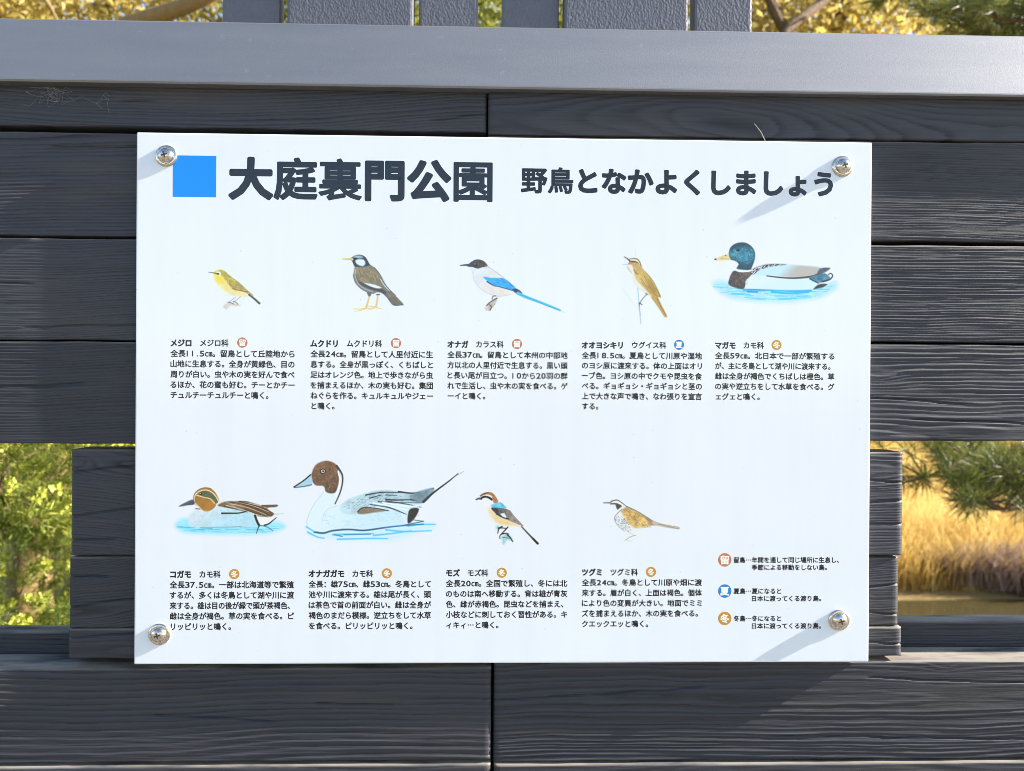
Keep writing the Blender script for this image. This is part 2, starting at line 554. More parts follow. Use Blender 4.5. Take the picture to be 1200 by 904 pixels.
def leafy(name, base, height, cr, cz, mat, label, n_cl=260, per=60, leaf=0.05, bark=None, cat="tree", group="trees and shrubs behind the fence", spray=False, zscale=1.0, limbs=9, asp=0.5, extra=()):
    """trunk, limbs, and leaf clumps filling an uneven crown of radius cr centred at height cz"""
    root = empty(name, base)
    tag(root, label, cat, group)
    base = np.array(base, float)
    tr = MB(); tpts = wander(base - np.array([0, 0, 0.1]), base + np.array([0.1, 0, height * 0.85]), 7, 0.1)
    tr.tube(tpts, np.linspace(0.03 * height, 0.008 * height, 7), 9)
    put("trunk", tr.mesh("trunk", True), bark or M_BARK, root)
    cc = base + np.array([0, 0, cz])
    u = RNG.normal(0, 1, (n_cl, 3)); u /= np.linalg.norm(u, axis=1, keepdims=True)
    rad = RNG.uniform(0.72, 1.0, n_cl) if spray else RNG.uniform(0.35, 1.0, n_cl) ** 0.6
    lump = 1 + 0.28 * np.sin(u[:, 0] * 4 + base[0]) * np.cos(u[:, 2] * 5) + 0.12 * np.sin(u[:, 1] * 9)
    Pc = cc + u * (rad * lump)[:, None] * np.array([cr, cr, cr * zscale])
    br = MB()
    for i in RNG.choice(n_cl, limbs, replace=False):
        j = int(np.clip(round((Pc[i][2] - base[2] - 0.3 * cr) / (height * 0.85) * 6), 1, 6))
        br.tube(wander(tpts[j], Pc[i], 6, 0.25), np.linspace(0.010 * height, 0.003, 6), 6)
    for pts, ra, rb in extra:
        j = int(np.argmin([np.linalg.norm(tp - np.array(pts[0])) for tp in tpts]))
        P = wander(tpts[j], pts[0], 4, 0.1)[:-1] + [np.array(q) for q in pts]
        br.tube(P, np.linspace(ra, rb, len(P)), 10)
    put("branch", br.mesh("branch", True), bark or M_BARK, root)
    if spray:
        # plumes: leaflets along short shoots that point outwards and upwards
        ax = u + RNG.normal(0, 0.45, u.shape); ax[:, 2] = ax[:, 2] * 0.7 + 0.55
        ax /= np.linalg.norm(ax, axis=1, keepdims=True)
        sl = RNG.uniform(0.16, 0.36, n_cl)
        t = RNG.uniform(0, 1, (n_cl, per))
        C = Pc[:, None, :] + ax[:, None, :] * (t * sl[:, None])[..., None] + RNG.normal(0, 0.022, (n_cl, per, 3)) * (1.15 - t)[..., None]
        D = ax[:, None, :] * 0.9 + RNG.normal(0, 0.6, C.shape)
        tint = np.clip(np.where(t < 0.62, 0.04 + 0.30 * t, 0.20 + 0.80 * t) + RNG.normal(0, 0.14, t.shape) + RNG.normal(0, 0.12, (n_cl, 1)) + 0.60 * fnoise(Pc[:, 0] * 5 + Pc[:, 1] * 3, Pc[:, 2] * 5, 77)[:, None], 0, 1)
    else:
        C = Pc[:, None, :] + RNG.normal(0, 0.13 * cr, (n_cl, per, 3))
        D = RNG.normal(0, 1, C.shape); D[..., 2] -= 0.3
        tint = np.clip(RNG.uniform(0, 1, (n_cl, 1)) + RNG.normal(0, 0.2, (n_cl, per)), 0, 1)
    C = C.reshape(-1, 3); D = D.reshape(-1, 3)
    L = RNG.uniform(0.6, 1.2, len(C)) * leaf
    if spray:
        tf = t.ravel(); thin = tf < 0.62
        Wl = L * np.where(thin, 0.16, asp + 0.25); L = L * np.where(thin, 1.9, 0.8)
        V, F = leaf_quads(C, D, L, Wl)
    else:
        V, F = leaf_quads(C, D, L, L * asp)
    put("crown", mesh_arrays("crown", V, F, {"tint": np.repeat(tint.ravel(), 4)}), mat, root)
    return root


# shrubs filling the left opening
gz = lambda x, y: float(ground_z(np.array(float(x)), np.array(float(y))))
leafy("conifer_shrub", (-2.12, 2.15, gz(-2.12, 2.15)), 2.2, 0.98, 1.15, M_JUNI,
      "yellow-green conifer shrub filling the left opening of the fence", 1900, 190, 0.020, cat="shrub", spray=True, zscale=1.2, asp=0.42, limbs=4)
leafy("conifer_shrub", (-3.2, 3.7, gz(-3.2, 3.7)), 2.9, 1.6, 1.75, M_JUNI,
      "darker conifer shrub behind the yellow-green one in the left opening", 3200, 70, 0.045, cat="shrub", spray=True, zscale=1.2, asp=0.5)
# trees seen over the rail
leafy("golden_tree", (-3.6, 6.0, gz(-3.6, 6.0)), 6.0, 1.7, 4.6, M_GOLD,
      "golden leaved autumn tree over the left end of the rail", 620, 60, 0.095, M_BARK2, limbs=16, extra=[((at(95, 62, 4.6), at(150, 30, 4.5), at(215, 8, 4.4), at(300, -30, 4.3)), 0.085, 0.045), ((at(40, -20, 4.4), at(60, 10, 4.3), at(75, 40, 4.3)), 0.02, 0.006)])
leafy("leafy_tree", (-0.4, 6.5, gz(-0.4, 6.5)), 6.2, 1.9, 5.0, M_OLIVE,
      "yellow-green tree glimpsed in the gap between the upright boards", 560, 60, 0.085, limbs=14)
leafy("golden_tree", (3.1, 7.2, gz(3.1, 7.2)), 6.2, 2.0, 5.0, M_GOLD,
      "golden leaved tree behind the pine branches right of the upright boards", 620, 60, 0.095, M_BARK, limbs=18, extra=[((at(1010, -40, 5.4), at(960, 5, 5.2), at(925, 32, 5.1), at(900, 70, 5.0)), 0.06, 0.03), ((at(890, -30, 5.3), at(905, 10, 5.2), at(925, 50, 5.2)), 0.05, 0.03)])
b1 = at(1040, 20, 3.4)
pine("pine_tree", (3.75, 3.6, gz(3.75, 3.6)), 4.6,
     [at(1125, 12, 3.3), at(1190, -20, 3.2), at(1060, -12, 3.5), at(1230, 25, 3.0), at(905, -60, 3.6), at(1150, 40, 3.7), at(1260, 60, 3.3), at(1170, 22, 2.8),
      at(1085, 560, 2.9), at(1150, 590, 2.6), at(1215, 560, 2.5), at(1120, 545, 3.4)],
     "pine tree with bare brown limbs whose needles droop across the right opening")

# ------------------------------------------------------------------ the fence
fence = empty("plank_fence", (0, 0.04, 0))
tag(fence, "dark charcoal plank fence with a grey rail and two viewing openings", "fence")
YP = 0.0115                                            # general front of the planks; the board's face is y = 0


def plank(px0, px1, pt, pb, px_ref, y=YP, thick=0.045, seed=1, ring=0.0045, zc=0.5, depth=0.05, amp=0.00035, knots=(), warp=1.0,
          cracks=(), slope=0.0, dx=0.004, dz=0.0008, x_lim=None, wav=0.0, name="plank", fib=0.00020, edge=0.0022):
    """a weathered board: raised grain is real relief. px0/px1 world x ends; pt/pb photo rows of its edges at column px_ref"""
    z1 = at(px_ref, pt, y)[2]; z0 = at(px_ref, pb, y)[2]
    H = z1 - z0
    xs = np.linspace(px0, px1, max(8, int((px1 - px0) / dx))); zs = np.linspace(z0, z1, max(8, int(H / dz)))
    Xg, Zg = np.meshgrid(xs, zs, indexing='ij')
    xr = Xg; zr = Zg - z0
    wob = 0.012 * warp * fnoise(xr * 3.1 + seed * 3.7, 0 * xr + seed, seed, 2) + slope * (xr - px0)
    dep = depth * (1 + 0.55 * warp * fnoise(xr * 1.7 + 5 * seed, 0 * xr + 2.5, seed + 3, 2))
    rr = np.sqrt((zr - zc * H - wob) ** 2 + dep ** 2)
    rr = rr + 0.0022 * warp * fnoise(xr * 9, zr * 30, seed + 7, 3)
    for (kx, kz, ks) in knots:
        g = np.exp(-(((xr - kx) / (ks * 2.6)) ** 2 + ((Zg - kz) / ks) ** 2))
        rr = rr + ks * 0.9 * g
    p = rr / ring; p = p + 0.55 * fnoise(p * 0.55, 0 * p + seed, seed + 41, 2); p = p - np.floor(p)
    ridge = np.where(p < 0.72, (p / 0.72) ** 2.2, 1 - ((p - 0.72) / 0.28) ** 1.5)
    am = 2.1 * amp * (0.65 + 0.55 * fnoise(xr * 2.3 + 9, zr * 22, seed + 11, 2))
    fine = fnoise(xr * 22, zr * 900, seed + 13, 2)
    am = am * (0.75 + 0.7 * fnoise(xr * 14, zr * 260, seed + 43, 2))
    hgt = am * ridge + fib * fine + 0.0006 * fnoise(xr * 2.2, zr * 12, seed + 15, 2)
    for c, (qa, qb) in enumerate(cracks):
        a_, b_ = at(qa[0], qa[1], y), at(qb[0], qb[1], y)
        t = np.clip((xr - a_[0]) / (b_[0] - a_[0]), -1, 2)
        line = a_[2] + (b_[2] - a_[2]) * t + 0.0016 * fnoise(xr * 26, 0 * xr + c, seed + 30 + c, 3)
        on = np.clip((t + 0.02) / 0.05, 0, 1) * np.clip((1.02 - t) / 0.12, 0, 1)
        hgt = hgt - 0.0024 * on * np.exp(-((Zg - line) / 0.0009) ** 2)
    # weathered, rounded arrises with nibbled edges
    e = edge * (1 + 0.5 * fnoise(xr * 30, 0 * zr + 3, seed + 19, 2))
    dzed = np.minimum(Zg - z0, z1 - Zg); dxed = np.minimum(xr - px0, px1 - xr)
    dd = np.minimum(dzed, dxed)
    t = np.clip(1 - dd / e, 0, 1)
    hgt = hgt - e * (1 - np.sqrt(np.clip(1 - t ** 2, 0, 1)))
    Zw = Zg + np.where((Zg - z0 < H * 0.5), -1, 1) * 0.0006 * fnoise(xr * 18, 0 * xr, seed + 23, 3) * np.clip(1 - dzed / 0.004, 0, 1)
    Yg = y - hgt
    V = np.stack([Xg, Yg, Zw], -1).reshape(-1, 3)
    a, b = Xg.shape
    I = np.arange(a * b).reshape(a, b)
    F = np.stack([I[:-1, :-1], I[1:, :-1], I[1:, 1:], I[:-1, 1:]], -1).reshape(-1, 4)
    # rest of the box
    ring_i = np.concatenate([I[:, 0], I[-1, 1:], I[::-1, -1][1:], I[0, ::-1][1:-1]])
    base = len(V)
    back = V[ring_i].copy(); back[:, 1] = y + thick
    V = np.concatenate([V, back])
    m = len(ring_i)
    j = np.arange(m); j2 = (j + 1) % m
    side = np.stack([ring_i[j2], ring_i[j], base + j, base + j2], -1)
    lw = np.clip(p / 0.38, 0, 1); lw = 1 - (1 - lw) * np.clip(0.65 + 0.8 * fnoise(xr * 5, zr * 120, seed + 47, 2), 0, 1)
    g = np.concatenate([np.clip(lw * (0.72 + 0.28 * ridge) + 0.22 * fine, 0, 1).reshape(-1), np.full(m, 0.5)])
    wr = np.clip(1 - (z1 - Zg) / 0.0022, 0, 1).reshape(-1) * 0.7  # beige along the upper edge and over the top face
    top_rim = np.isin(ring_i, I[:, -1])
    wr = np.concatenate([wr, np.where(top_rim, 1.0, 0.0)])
    me = mesh_arrays(name, V, np.concatenate([F, side]), {"grain": g, "pale_top": wr}, smooth=True)
    # straight back face
    return put(name, me, M_WOOD, fence)


XL, XR = -1.35, 1.35
xj0 = at(571, 130, YP)[0]; xj1 = at(577, 830, YP)[0]
GP = 0.0016
def K(px, py): q = at(px, py, YP); return (q[0], q[2])
# top row under the rail
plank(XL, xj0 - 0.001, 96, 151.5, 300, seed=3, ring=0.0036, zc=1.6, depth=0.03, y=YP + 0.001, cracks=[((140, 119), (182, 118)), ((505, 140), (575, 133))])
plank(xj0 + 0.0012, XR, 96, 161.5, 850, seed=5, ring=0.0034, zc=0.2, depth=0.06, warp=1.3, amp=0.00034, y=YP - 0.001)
# three rows left and right of the board, meeting behind it
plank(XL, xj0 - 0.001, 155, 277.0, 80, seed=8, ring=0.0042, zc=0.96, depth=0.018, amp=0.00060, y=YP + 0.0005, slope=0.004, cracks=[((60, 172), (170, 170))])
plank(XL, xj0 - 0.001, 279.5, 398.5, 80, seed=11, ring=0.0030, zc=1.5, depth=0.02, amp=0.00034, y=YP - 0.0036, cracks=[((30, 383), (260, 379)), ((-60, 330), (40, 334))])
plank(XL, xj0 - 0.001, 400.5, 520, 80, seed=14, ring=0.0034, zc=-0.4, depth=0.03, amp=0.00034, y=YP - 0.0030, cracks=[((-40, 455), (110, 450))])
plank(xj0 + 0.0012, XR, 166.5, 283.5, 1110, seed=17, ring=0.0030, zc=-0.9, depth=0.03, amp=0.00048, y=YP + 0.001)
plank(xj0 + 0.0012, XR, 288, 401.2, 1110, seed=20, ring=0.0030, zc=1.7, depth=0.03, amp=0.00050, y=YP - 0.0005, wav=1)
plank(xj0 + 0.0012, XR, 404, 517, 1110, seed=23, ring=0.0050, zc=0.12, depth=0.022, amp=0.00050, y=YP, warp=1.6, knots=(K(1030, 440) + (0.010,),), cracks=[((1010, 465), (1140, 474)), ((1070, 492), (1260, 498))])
# short block planks between the two openings
xbl = at(82, 650, YP)[0]; xbr = at(1056, 640, YP)[0]
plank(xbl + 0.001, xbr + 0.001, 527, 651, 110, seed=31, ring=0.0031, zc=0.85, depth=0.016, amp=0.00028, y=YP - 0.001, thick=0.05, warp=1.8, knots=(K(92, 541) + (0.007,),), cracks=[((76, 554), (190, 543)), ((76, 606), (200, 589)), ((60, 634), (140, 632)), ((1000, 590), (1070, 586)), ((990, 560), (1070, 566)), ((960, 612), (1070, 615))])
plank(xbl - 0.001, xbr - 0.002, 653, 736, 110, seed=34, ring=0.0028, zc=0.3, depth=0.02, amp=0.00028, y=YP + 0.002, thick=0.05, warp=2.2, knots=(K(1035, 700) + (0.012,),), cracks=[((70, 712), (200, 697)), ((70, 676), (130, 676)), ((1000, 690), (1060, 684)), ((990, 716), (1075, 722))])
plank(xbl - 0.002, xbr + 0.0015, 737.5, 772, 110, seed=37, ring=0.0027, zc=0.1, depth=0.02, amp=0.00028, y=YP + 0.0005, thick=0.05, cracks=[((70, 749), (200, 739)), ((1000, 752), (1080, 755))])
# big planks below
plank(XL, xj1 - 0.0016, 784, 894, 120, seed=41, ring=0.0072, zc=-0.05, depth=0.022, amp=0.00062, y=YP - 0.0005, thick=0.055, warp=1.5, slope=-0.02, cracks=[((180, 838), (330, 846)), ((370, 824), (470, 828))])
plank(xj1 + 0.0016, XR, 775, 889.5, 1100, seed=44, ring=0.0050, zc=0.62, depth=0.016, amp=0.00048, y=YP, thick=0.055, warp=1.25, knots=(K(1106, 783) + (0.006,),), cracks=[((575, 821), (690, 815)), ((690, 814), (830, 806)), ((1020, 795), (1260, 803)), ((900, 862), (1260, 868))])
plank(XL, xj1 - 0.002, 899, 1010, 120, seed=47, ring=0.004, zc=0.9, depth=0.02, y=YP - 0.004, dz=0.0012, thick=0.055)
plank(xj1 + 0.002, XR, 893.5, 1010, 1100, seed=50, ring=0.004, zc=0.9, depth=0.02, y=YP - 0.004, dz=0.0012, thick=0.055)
# boards at the back of the two sills
YS = YP + 0.062
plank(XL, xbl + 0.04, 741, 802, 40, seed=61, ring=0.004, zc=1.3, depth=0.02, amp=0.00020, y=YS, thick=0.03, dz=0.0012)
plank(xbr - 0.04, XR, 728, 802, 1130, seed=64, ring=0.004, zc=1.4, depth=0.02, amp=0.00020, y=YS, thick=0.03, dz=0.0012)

# lower part of the fence down to the ground, uprights behind the planks
zlow = at(600, 1010, YP)[2]
zt = at(600, 60, YP)[2]
for k in range(6):
    zz1 = zlow - 0.006 - k * 0.135; zz0 = zz1 - 0.131
    if zz0 < 0.0: zz0 = 0.0
    mb = MB(); mb.box(XL, XR, YP, YP + 0.045, zz0, zz1, b=0.003)
    put("plank", mb.mesh("plank"), M_WOOD, fence)
for xx in (-0.27, 0.30, -1.29, 1.29):
    mb = MB(); mb.box(xx - 0.05, xx + 0.05, YP + 0.095, YP + 0.185, -0.05, zt, b=0.004)
    put("post", mb.mesh("post"), M_WOOD, fence)

for (x_a, x_b) in ((XL, -0.36), (-0.16, 0.20), (0.40, XR)):
    mb = MB(); mb.box(x_a, x_b, YP + 0.050, YP + 0.057, at(600, 508, YP + 0.05)[2], zt, b=0.001)  # unseen board added to block light through the plank gaps
    put("added_backing_board", mb.mesh("added_backing_board"), M_WOOD, fence)
for xj in (xj0, xj1):
    mb = MB(); mb.box(xj - 0.045, xj + 0.045, YP + 0.058, YP + 0.090, zlow - 0.3, zt, b=0.003)  # unseen strip added to block the sky showing through the joint
    if xj == xj0: put("added_joint_batten", mb.mesh("added_joint_batten"), M_WOOD, fence)

# grey rail: smooth painted beam, face leaning back a little
YR = -0.0030
zr1 = at(600, 31.5, YR + 0.010)[2]; zr0 = at(600, 104.0, YR)[2]
mb = MB()
prof = [(YR, zr0 + 0.002), (YR + 0.0015, zr0), (0.075, zr0), (0.085, zr0 + 0.01), (0.085, zr1 - 0.002), (0.083, zr1), (YR + 0.012, zr1), (YR + 0.010, zr1 - 0.0018), (YR, zr0 + 0.0035)]
n = len(prof)
xsr = np.linspace(XL, XR, 60)
Vv = []
for i, x in enumerate(xsr):
    w = 0.0004 * math.sin(x * 5.0)
    Vv += [(x, a + w, b) for a, b in prof]
Ff = [(i * n + j, i * n + (j + 1) % n, (i + 1) * n + (j + 1) % n, (i + 1) * n + j) for i in range(len(xsr) - 1) for j in range(n)]
Ff += [list(range(n)), list(range((len(xsr) - 1) * n, len(xsr) * n))]
mb.add(Vv, Ff)
rail = put("rail", mb.mesh("rail"), M_RAIL, fence)

# upright boards standing behind the rail, coated in thick textured paint
zb0 = zr1 - 0.02
ztop = at(600, 15, 0.05)[2] + 0.95
for (pa, pb, yy) in [(260, 328, 0.052), (336, 484, 0.044), (491, 560, 0.052), (588, 655, 0.052), (661, 807, 0.044), (813.5, 882, 0.052)]:
    xa = at(pa, 15, yy)[0]; xb = at(pb, 15, yy)[0]
    mb = MB(); mb.box(xa, xb, yy, yy + 0.026, zr1 - 0.06 if yy > 0.0 else zb0, ztop, b=0.0035)
    put("upright_board", mb.mesh("upright_board", False), M_BOARD, fence)
mb = MB(); mb.box(at(255, 15, 0.09)[0], at(888, 15, 0.09)[0], 0.082, 0.10, ztop - 0.20, ztop - 0.13, b=0.003)
put("cross_batten", mb.mesh("cross_batten"), M_BOARD, fence)

# ------------------------------------------------------------------ the bird board
W_S, H_S = 0.862, 0.61673
ZB, ZT = ZC - H_S / 2, ZC + H_S / 2
board = empty("bird_information_board", (0, 0.0, ZB))
tag(board, "white glossy board of bird pictures and Japanese text screwed to the planks", "sign")


def sign_uv(px, py):
    """photograph pixel -> (x, z) on the board's face"""
    px = np.asarray(px, float); py = np.asarray(py, float)
    d0 = (px - 600) / F_PX; d2 = -(py - 452) / F_PX
    dx = M_CAM[0, 0] * d0 + M_CAM[0, 1] + M_CAM[0, 2] * d2
    dy = M_CAM[1, 0] * d0 + M_CAM[1, 1] + M_CAM[1, 2] * d2
    dz = M_CAM[2, 0] * d0 + M_CAM[2, 1] + M_CAM[2, 2] * d2
    t = -CAM_P[1] / dy
    return CAM_P[0] + dx * t, CAM_P[2] + dz * t


mb = MB(); mb.box(-W_S / 2, W_S / 2, 0, 0.0108, ZB, ZT, b=0.0016)
put("panel", mb.mesh("panel", False), M_PANEL, board)

DG = None
_glyph = {}
LAY = 6e-6


def glyph(ch):
    """filled outline of one character at size 1: verts (n,2), faces, boundary edges"""
    if ch in _glyph: return _glyph[ch]
    c = bpy.data.curves.new("text", "FONT"); c.body = ch; c.size = 1.0; c.resolution_u = 3
    o = bpy.data.objects.new("text", c); COL.objects.link(o)
    dg = bpy.context.evaluated_depsgraph_get(); dg.update()
    oe = o.evaluated_get(dg); me = oe.to_mesh()
    V = np.array([(v.co.x, v.co.y) for v in me.vertices]); F = [list(p.vertices) for p in me.polygons]
    cnt = {}
    for f in F:
        for i in range(len(f)):
            e = tuple(sorted((f[i], f[(i + 1) % len(f)]))); cnt[e] = cnt.get(e, 0) + 1
    E = [e for e, k in cnt.items() if k == 1]
    oe.to_mesh_clear()
    bpy.data.objects.remove(o); bpy.data.curves.remove(c)
    _glyph[ch] = (V, F, E)
    return _glyph[ch]


def glyphs(s):
    """a line of text set on an em grid, figures a little wide"""
    Vs, Fs, Es, x, n = [], [], [], 0.0, 0
    for ch in s:
        V, F, E = glyph(ch); V = V.copy()
        if ch in "0123456789":
            lo, hi = V[:, 0].min(), V[:, 0].max(); w = 0.36 if ch == "1" else 0.56
            if ch != "1": V[:, 0] = (V[:, 0] - lo) / (hi - lo) * w + 0.06
            else: V[:, 0] = V[:, 0] - lo + 0.16
            V[:, 1] *= 1.06; adv = 0.70
        elif ch == ".":
            V[:, 0] += 0.10 - V[:, 0].min(); adv = 0.42
        elif ch == "⋯":
            lo, hi = V[:, 0].min(), V[:, 0].max()
            V[:, 0] = (V[:, 0] - lo) / (hi - lo) * 0.76 + 0.12; V[:, 1] += 0.38 - V[:, 1].mean(); adv = 1.0
        else: adv = 1.0
        V[:, 0] += x; x += adv
        Vs.append(V); Fs += [[i + n for i in f] for f in F]; Es += [(a + n, b + n, len(Vs) - 1) for a, b in E]; n += len(V)
    return np.concatenate(Vs), Fs, Es


def text_into(mb, s, x0, x1, yc, em, bold=0.0, m=0, lay=1, n_em=None, rows=None):
    """set one line: its ink runs from photo column x0 to x1 with its middle on photo row yc (taken at x0); em = type size in photo px"""
    V, F, E = glyphs(s)
    ua, vc = sign_uv(x0, yc)
    ub, _ = sign_uv(x1, yc)
    scale_z = em / 1000.0 * 1.0
    lo, hi = V[:, 0].min(), V[:, 0].max()
    sx = (ub - ua) / (hi - lo)
    X = ua + (V[:, 0] - lo) * sx
    Z = vc + (V[:, 1] - 0.38) * scale_z
    y0 = -LAY * lay
    mb.add(np.stack([X, np.full(len(X), y0), Z], -1), F, m)
    if bold:
        for k, (a, b, ci) in enumerate(E):
            r = (bold[ci] if isinstance(bold, (list, tuple)) else bold) * scale_z
            p = np.array([X[a], Z[a]]); q = np.array([X[b], Z[b]])
            d = q - p; L = np.hypot(*d)
            if L < 1e-9: continue
            t = math.atan2(d[1], d[0])
            nseg = 5
            pts = [(q[0] + r * math.cos(t - math.pi / 2 + math.pi * i / nseg), q[1] + r * math.sin(t - math.pi / 2 + math.pi * i / nseg)) for i in range(nseg + 1)]
            pts += [(p[0] + r * math.cos(t + math.pi / 2 + math.pi * i / nseg), p[1] + r * math.sin(t + math.pi / 2 + math.pi * i / nseg)) for i in range(nseg + 1)]
            yy = y0 - 1.2e-7 * (k % 23 + 1)
            mb.add([(u, yy, v) for u, v in pts], [list(range(len(pts)))[::-1]], m)


def flat_mesh(mb, name):
    me = bpy.data.meshes.new(name); me.from_pydata(mb.v, [], mb.f)
    me.polygons.foreach_set("material_index", np.array(mb.m, np.int32)); me.update()
    return me


def put_flat(mb, name, mats, parent=board, label=None):
    o = put(name, flat_mesh(mb, name), mats, parent)
    if label: o["label"] = label
    return o


# title line and blue square
mb = MB()
xa, za = sign_uv(202.5, 182.2); xb, zb_ = sign_uv(253.3, 231.5)
mb.add([(xa, -LAY, zb_), (xb, -LAY, zb_), (xb, -LAY, za), (xa, -LAY, za)], [(0, 1, 2, 3)])
put_flat(mb, "blue_square", M_BLUE)
mb = MB(); text_into(mb, "大庭裏門公園", 270, 576, 209.0, 50.0, bold=[0.046, 0.033, 0.025, 0.040, 0.046, 0.027], lay=2); put_flat(mb, "title", M_TITLE)
mb = MB(); text_into(mb, "野鳥となかよくしましょう", 611.5, 975, 211.3, 31.5, bold=[0.033, 0.030] + [0.047] * 10, lay=2); put_flat(mb, "subtitle", M_INK)

CAPS = [
 ((199.8, 345.0), 402.0, 12.2, "メジロ", "メジロ科", "留", 284.0, ["全長11.5㎝。留鳥として丘陸地から", "山地に生息する。全身が黄緑色、目の", "周りが白い。虫や木の実を好んで食べ", "るほか、花の蜜も好む。チーとかチー", "チュルチーチュルチーと鳴く。"]),
 ((363.8, 507.2), 402.7, 12.2, "ムクドリ", "ムクドリ科", "留", 464.0, ["全長24㎝。留鳥として人里付近に生", "息する。全身が黒っぽく、くちばしと", "足はオレンジ色。地上で歩きながら虫", "を捕まえるほか、木の実も好む。集団", "ねぐらを作る。キュルキュルやジェー", "と鳴く。"]),
 ((524.3, 665.0), 403.7, 12.1, "オナガ", "カラス科", "留", 605.8, ["全長37㎝。留鳥として本州の中部地", "方以北の人里付近で生息する。黒い頭", "と長い尾が目立つ。10から20羽の群", "れで生活し、虫や木の実を食べる。ゲ", "ーイと鳴く。"]),
 ((681.8, 822.4), 404.6, 11.95, "オオヨシキリ", "ウグイス科", "夏", 795.8, ["全長18.5㎝。夏鳥として川原や湿地", "のヨシ原に渡来する。体の上面はオリ", "ーブ色。ヨシ原の中でクモや昆虫を食", "べる。ギョギョシ・ギョギョシと茎の", "上で大きな声で鳴き、なわ張りを宣言", "する。"]),
 ((838.0, 977.6), 404.9, 12.0, "マガモ", "カモ科", "冬", 910.0, ["全長59㎝。北日本で一部が繁殖する", "が、主に冬鳥として湖や川に渡来する。", "雌は全身が褐色でくちばしは橙色。草", "の実や逆立ちをして水草を食べる。グ", "ェグェと鳴く。"]),
 ((198.9, 344.3), 673.3, 12.25, "コガモ", "カモ科", "冬", 274.5, ["全長37.5㎝。一部は北海道等で繁殖", "するが、多くは冬鳥として湖や川に渡", "来する。雄は目の後が緑で頭が茶褐色、", "雌は全身が褐色。草の実を食べる。ピ", "リッピリッと鳴く。"]),
 ((361.7, 504.9), 672.5, 12.25, "オナガガモ", "カモ科", "冬", 453.3, ["全長：雄75㎝、雌53㎝。冬鳥として", "池や川に渡来する。雄は尾が長く、頭", "は茶色で首の前面が白い。雌は全身が", "褐色のまだら模様。逆立ちをして水草", "を食べる。ピリッピリッと鳴く。"]),
 ((522.5, 664.6), 671.7, 12.2, "モズ", "モズ科", "冬", 588.0, ["全長20㎝。全国で繁殖し、冬には北", "のものは南へ移動する。背は雄が青灰", "色、雌が赤褐色。昆虫などを捕まえ、", "小枝などに刺しておく習性がある。キ", "ィキィ⋯と鳴く。"]),
 ((681.8, 822.3), 670.8, 12.1, "ツグミ", "ツグミ科", "冬", 762.8, ["全長24㎝。冬鳥として川原や畑に渡", "来する。眉が白く、上面は褐色。個体", "により色の変異が大きい。地面でミミ", "ズを捕まえるほか、木の実を食べる。", "クエックエッと鳴く。"]),
]


def badge(px, py, r, ch, lab):
    mb = MB()
    cx, cz = sign_uv(px, py)
    rr = r / 1000.0
    c = [(cx + rr * math.cos(2 * math.pi * i / 32), -LAY * 1, cz + rr * math.sin(2 * math.pi * i / 32)) for i in range(32)]
    mb.add(c, [list(range(32))[::-1]], 0)
    text_into(mb, ch, px - r * 0.62, px + r * 0.62, py, r * 1.36, bold=0.035, m=1, lay=3)
    put_flat(mb, "season_badge", [{"留": M_BROWN, "夏": M_CYAN, "冬": M_OCHRE}[ch], M_PALE], label=lab)


LAB = {"留": "brown round badge", "夏": "blue round badge", "冬": "ochre round badge"}
for (x0, x1), yh, dy, nm, fam, bd, bx, lines in CAPS:
    mb = MB()
    em = (x1 - x0) / 16.85
    def inkspan(s, xs, e):
        V, F, E = glyphs(s)
        return xs + V[:, 0].min() * e, xs + V[:, 0].max() * e
    a, b = inkspan(nm, x0 - 0.05 * em, em); text_into(mb, nm, a, b, yh, em * 1.06, bold=0.052, lay=1)
    a, b = inkspan(fam, x0 + (len(nm) + 0.95) * em, em * 0.985); text_into(mb, fam, a, b, yh, em * 1.03, bold=0.032, lay=1)
    for i, s in enumerate(lines):
        e = em * 1.02
        full = len(s) >= 15 and i < len(lines) - 1
        if full:
            end = x1 - (0.55 * em if s[-1] in "。、" else 0)
            text_into(mb, s, x0 + 0.02 * em, end, yh + dy * (i + 1), e, bold=0.032)
        else:
            a, b = inkspan(s, x0 - 0.05 * em, em); text_into(mb, s, a, b, yh + dy * (i + 1), e, bold=0.032)
    put_flat(mb, "caption", M_INK)
    badge(bx, yh - 0.3, 6.0, bd, LAB[bd])

for (by, ch, a1, b1, l1, a2, b2, l2) in [
    (656.4, "留", 859.8, 983.0, "留鳥⋯年間を通して同じ場所に生息し、", 881.0, 968.8, "季節による移動をしない鳥。"),
    (692.9, "夏", 859.8, 915.2, "夏鳥⋯夏になると", 881.2, 962.0, "日本に渡ってくる渡り鳥。"),
    (725.0, "冬", 859.8, 915.2, "冬鳥⋯冬になると", 881.2, 962.0, "日本に渡ってくる渡り鳥。")]:
    badge(849.3, by, 8.0, ch, "larger " + LAB[ch] + " of the season key")
    mb = MB()
    text_into(mb, l1, a1, b1, by + 0.1, 7.2, bold=0.035)
    text_into(mb, l2, a2, b2, by + 8.8, 7.2, bold=0.035)
    put_flat(mb, "season_key_text", M_INK)

# ------------------------------------------------------------------ printed bird pictures: flat ink on the board, laid down as fine vertex colour
SS = 3.0                                               # ink samples per photo pixel


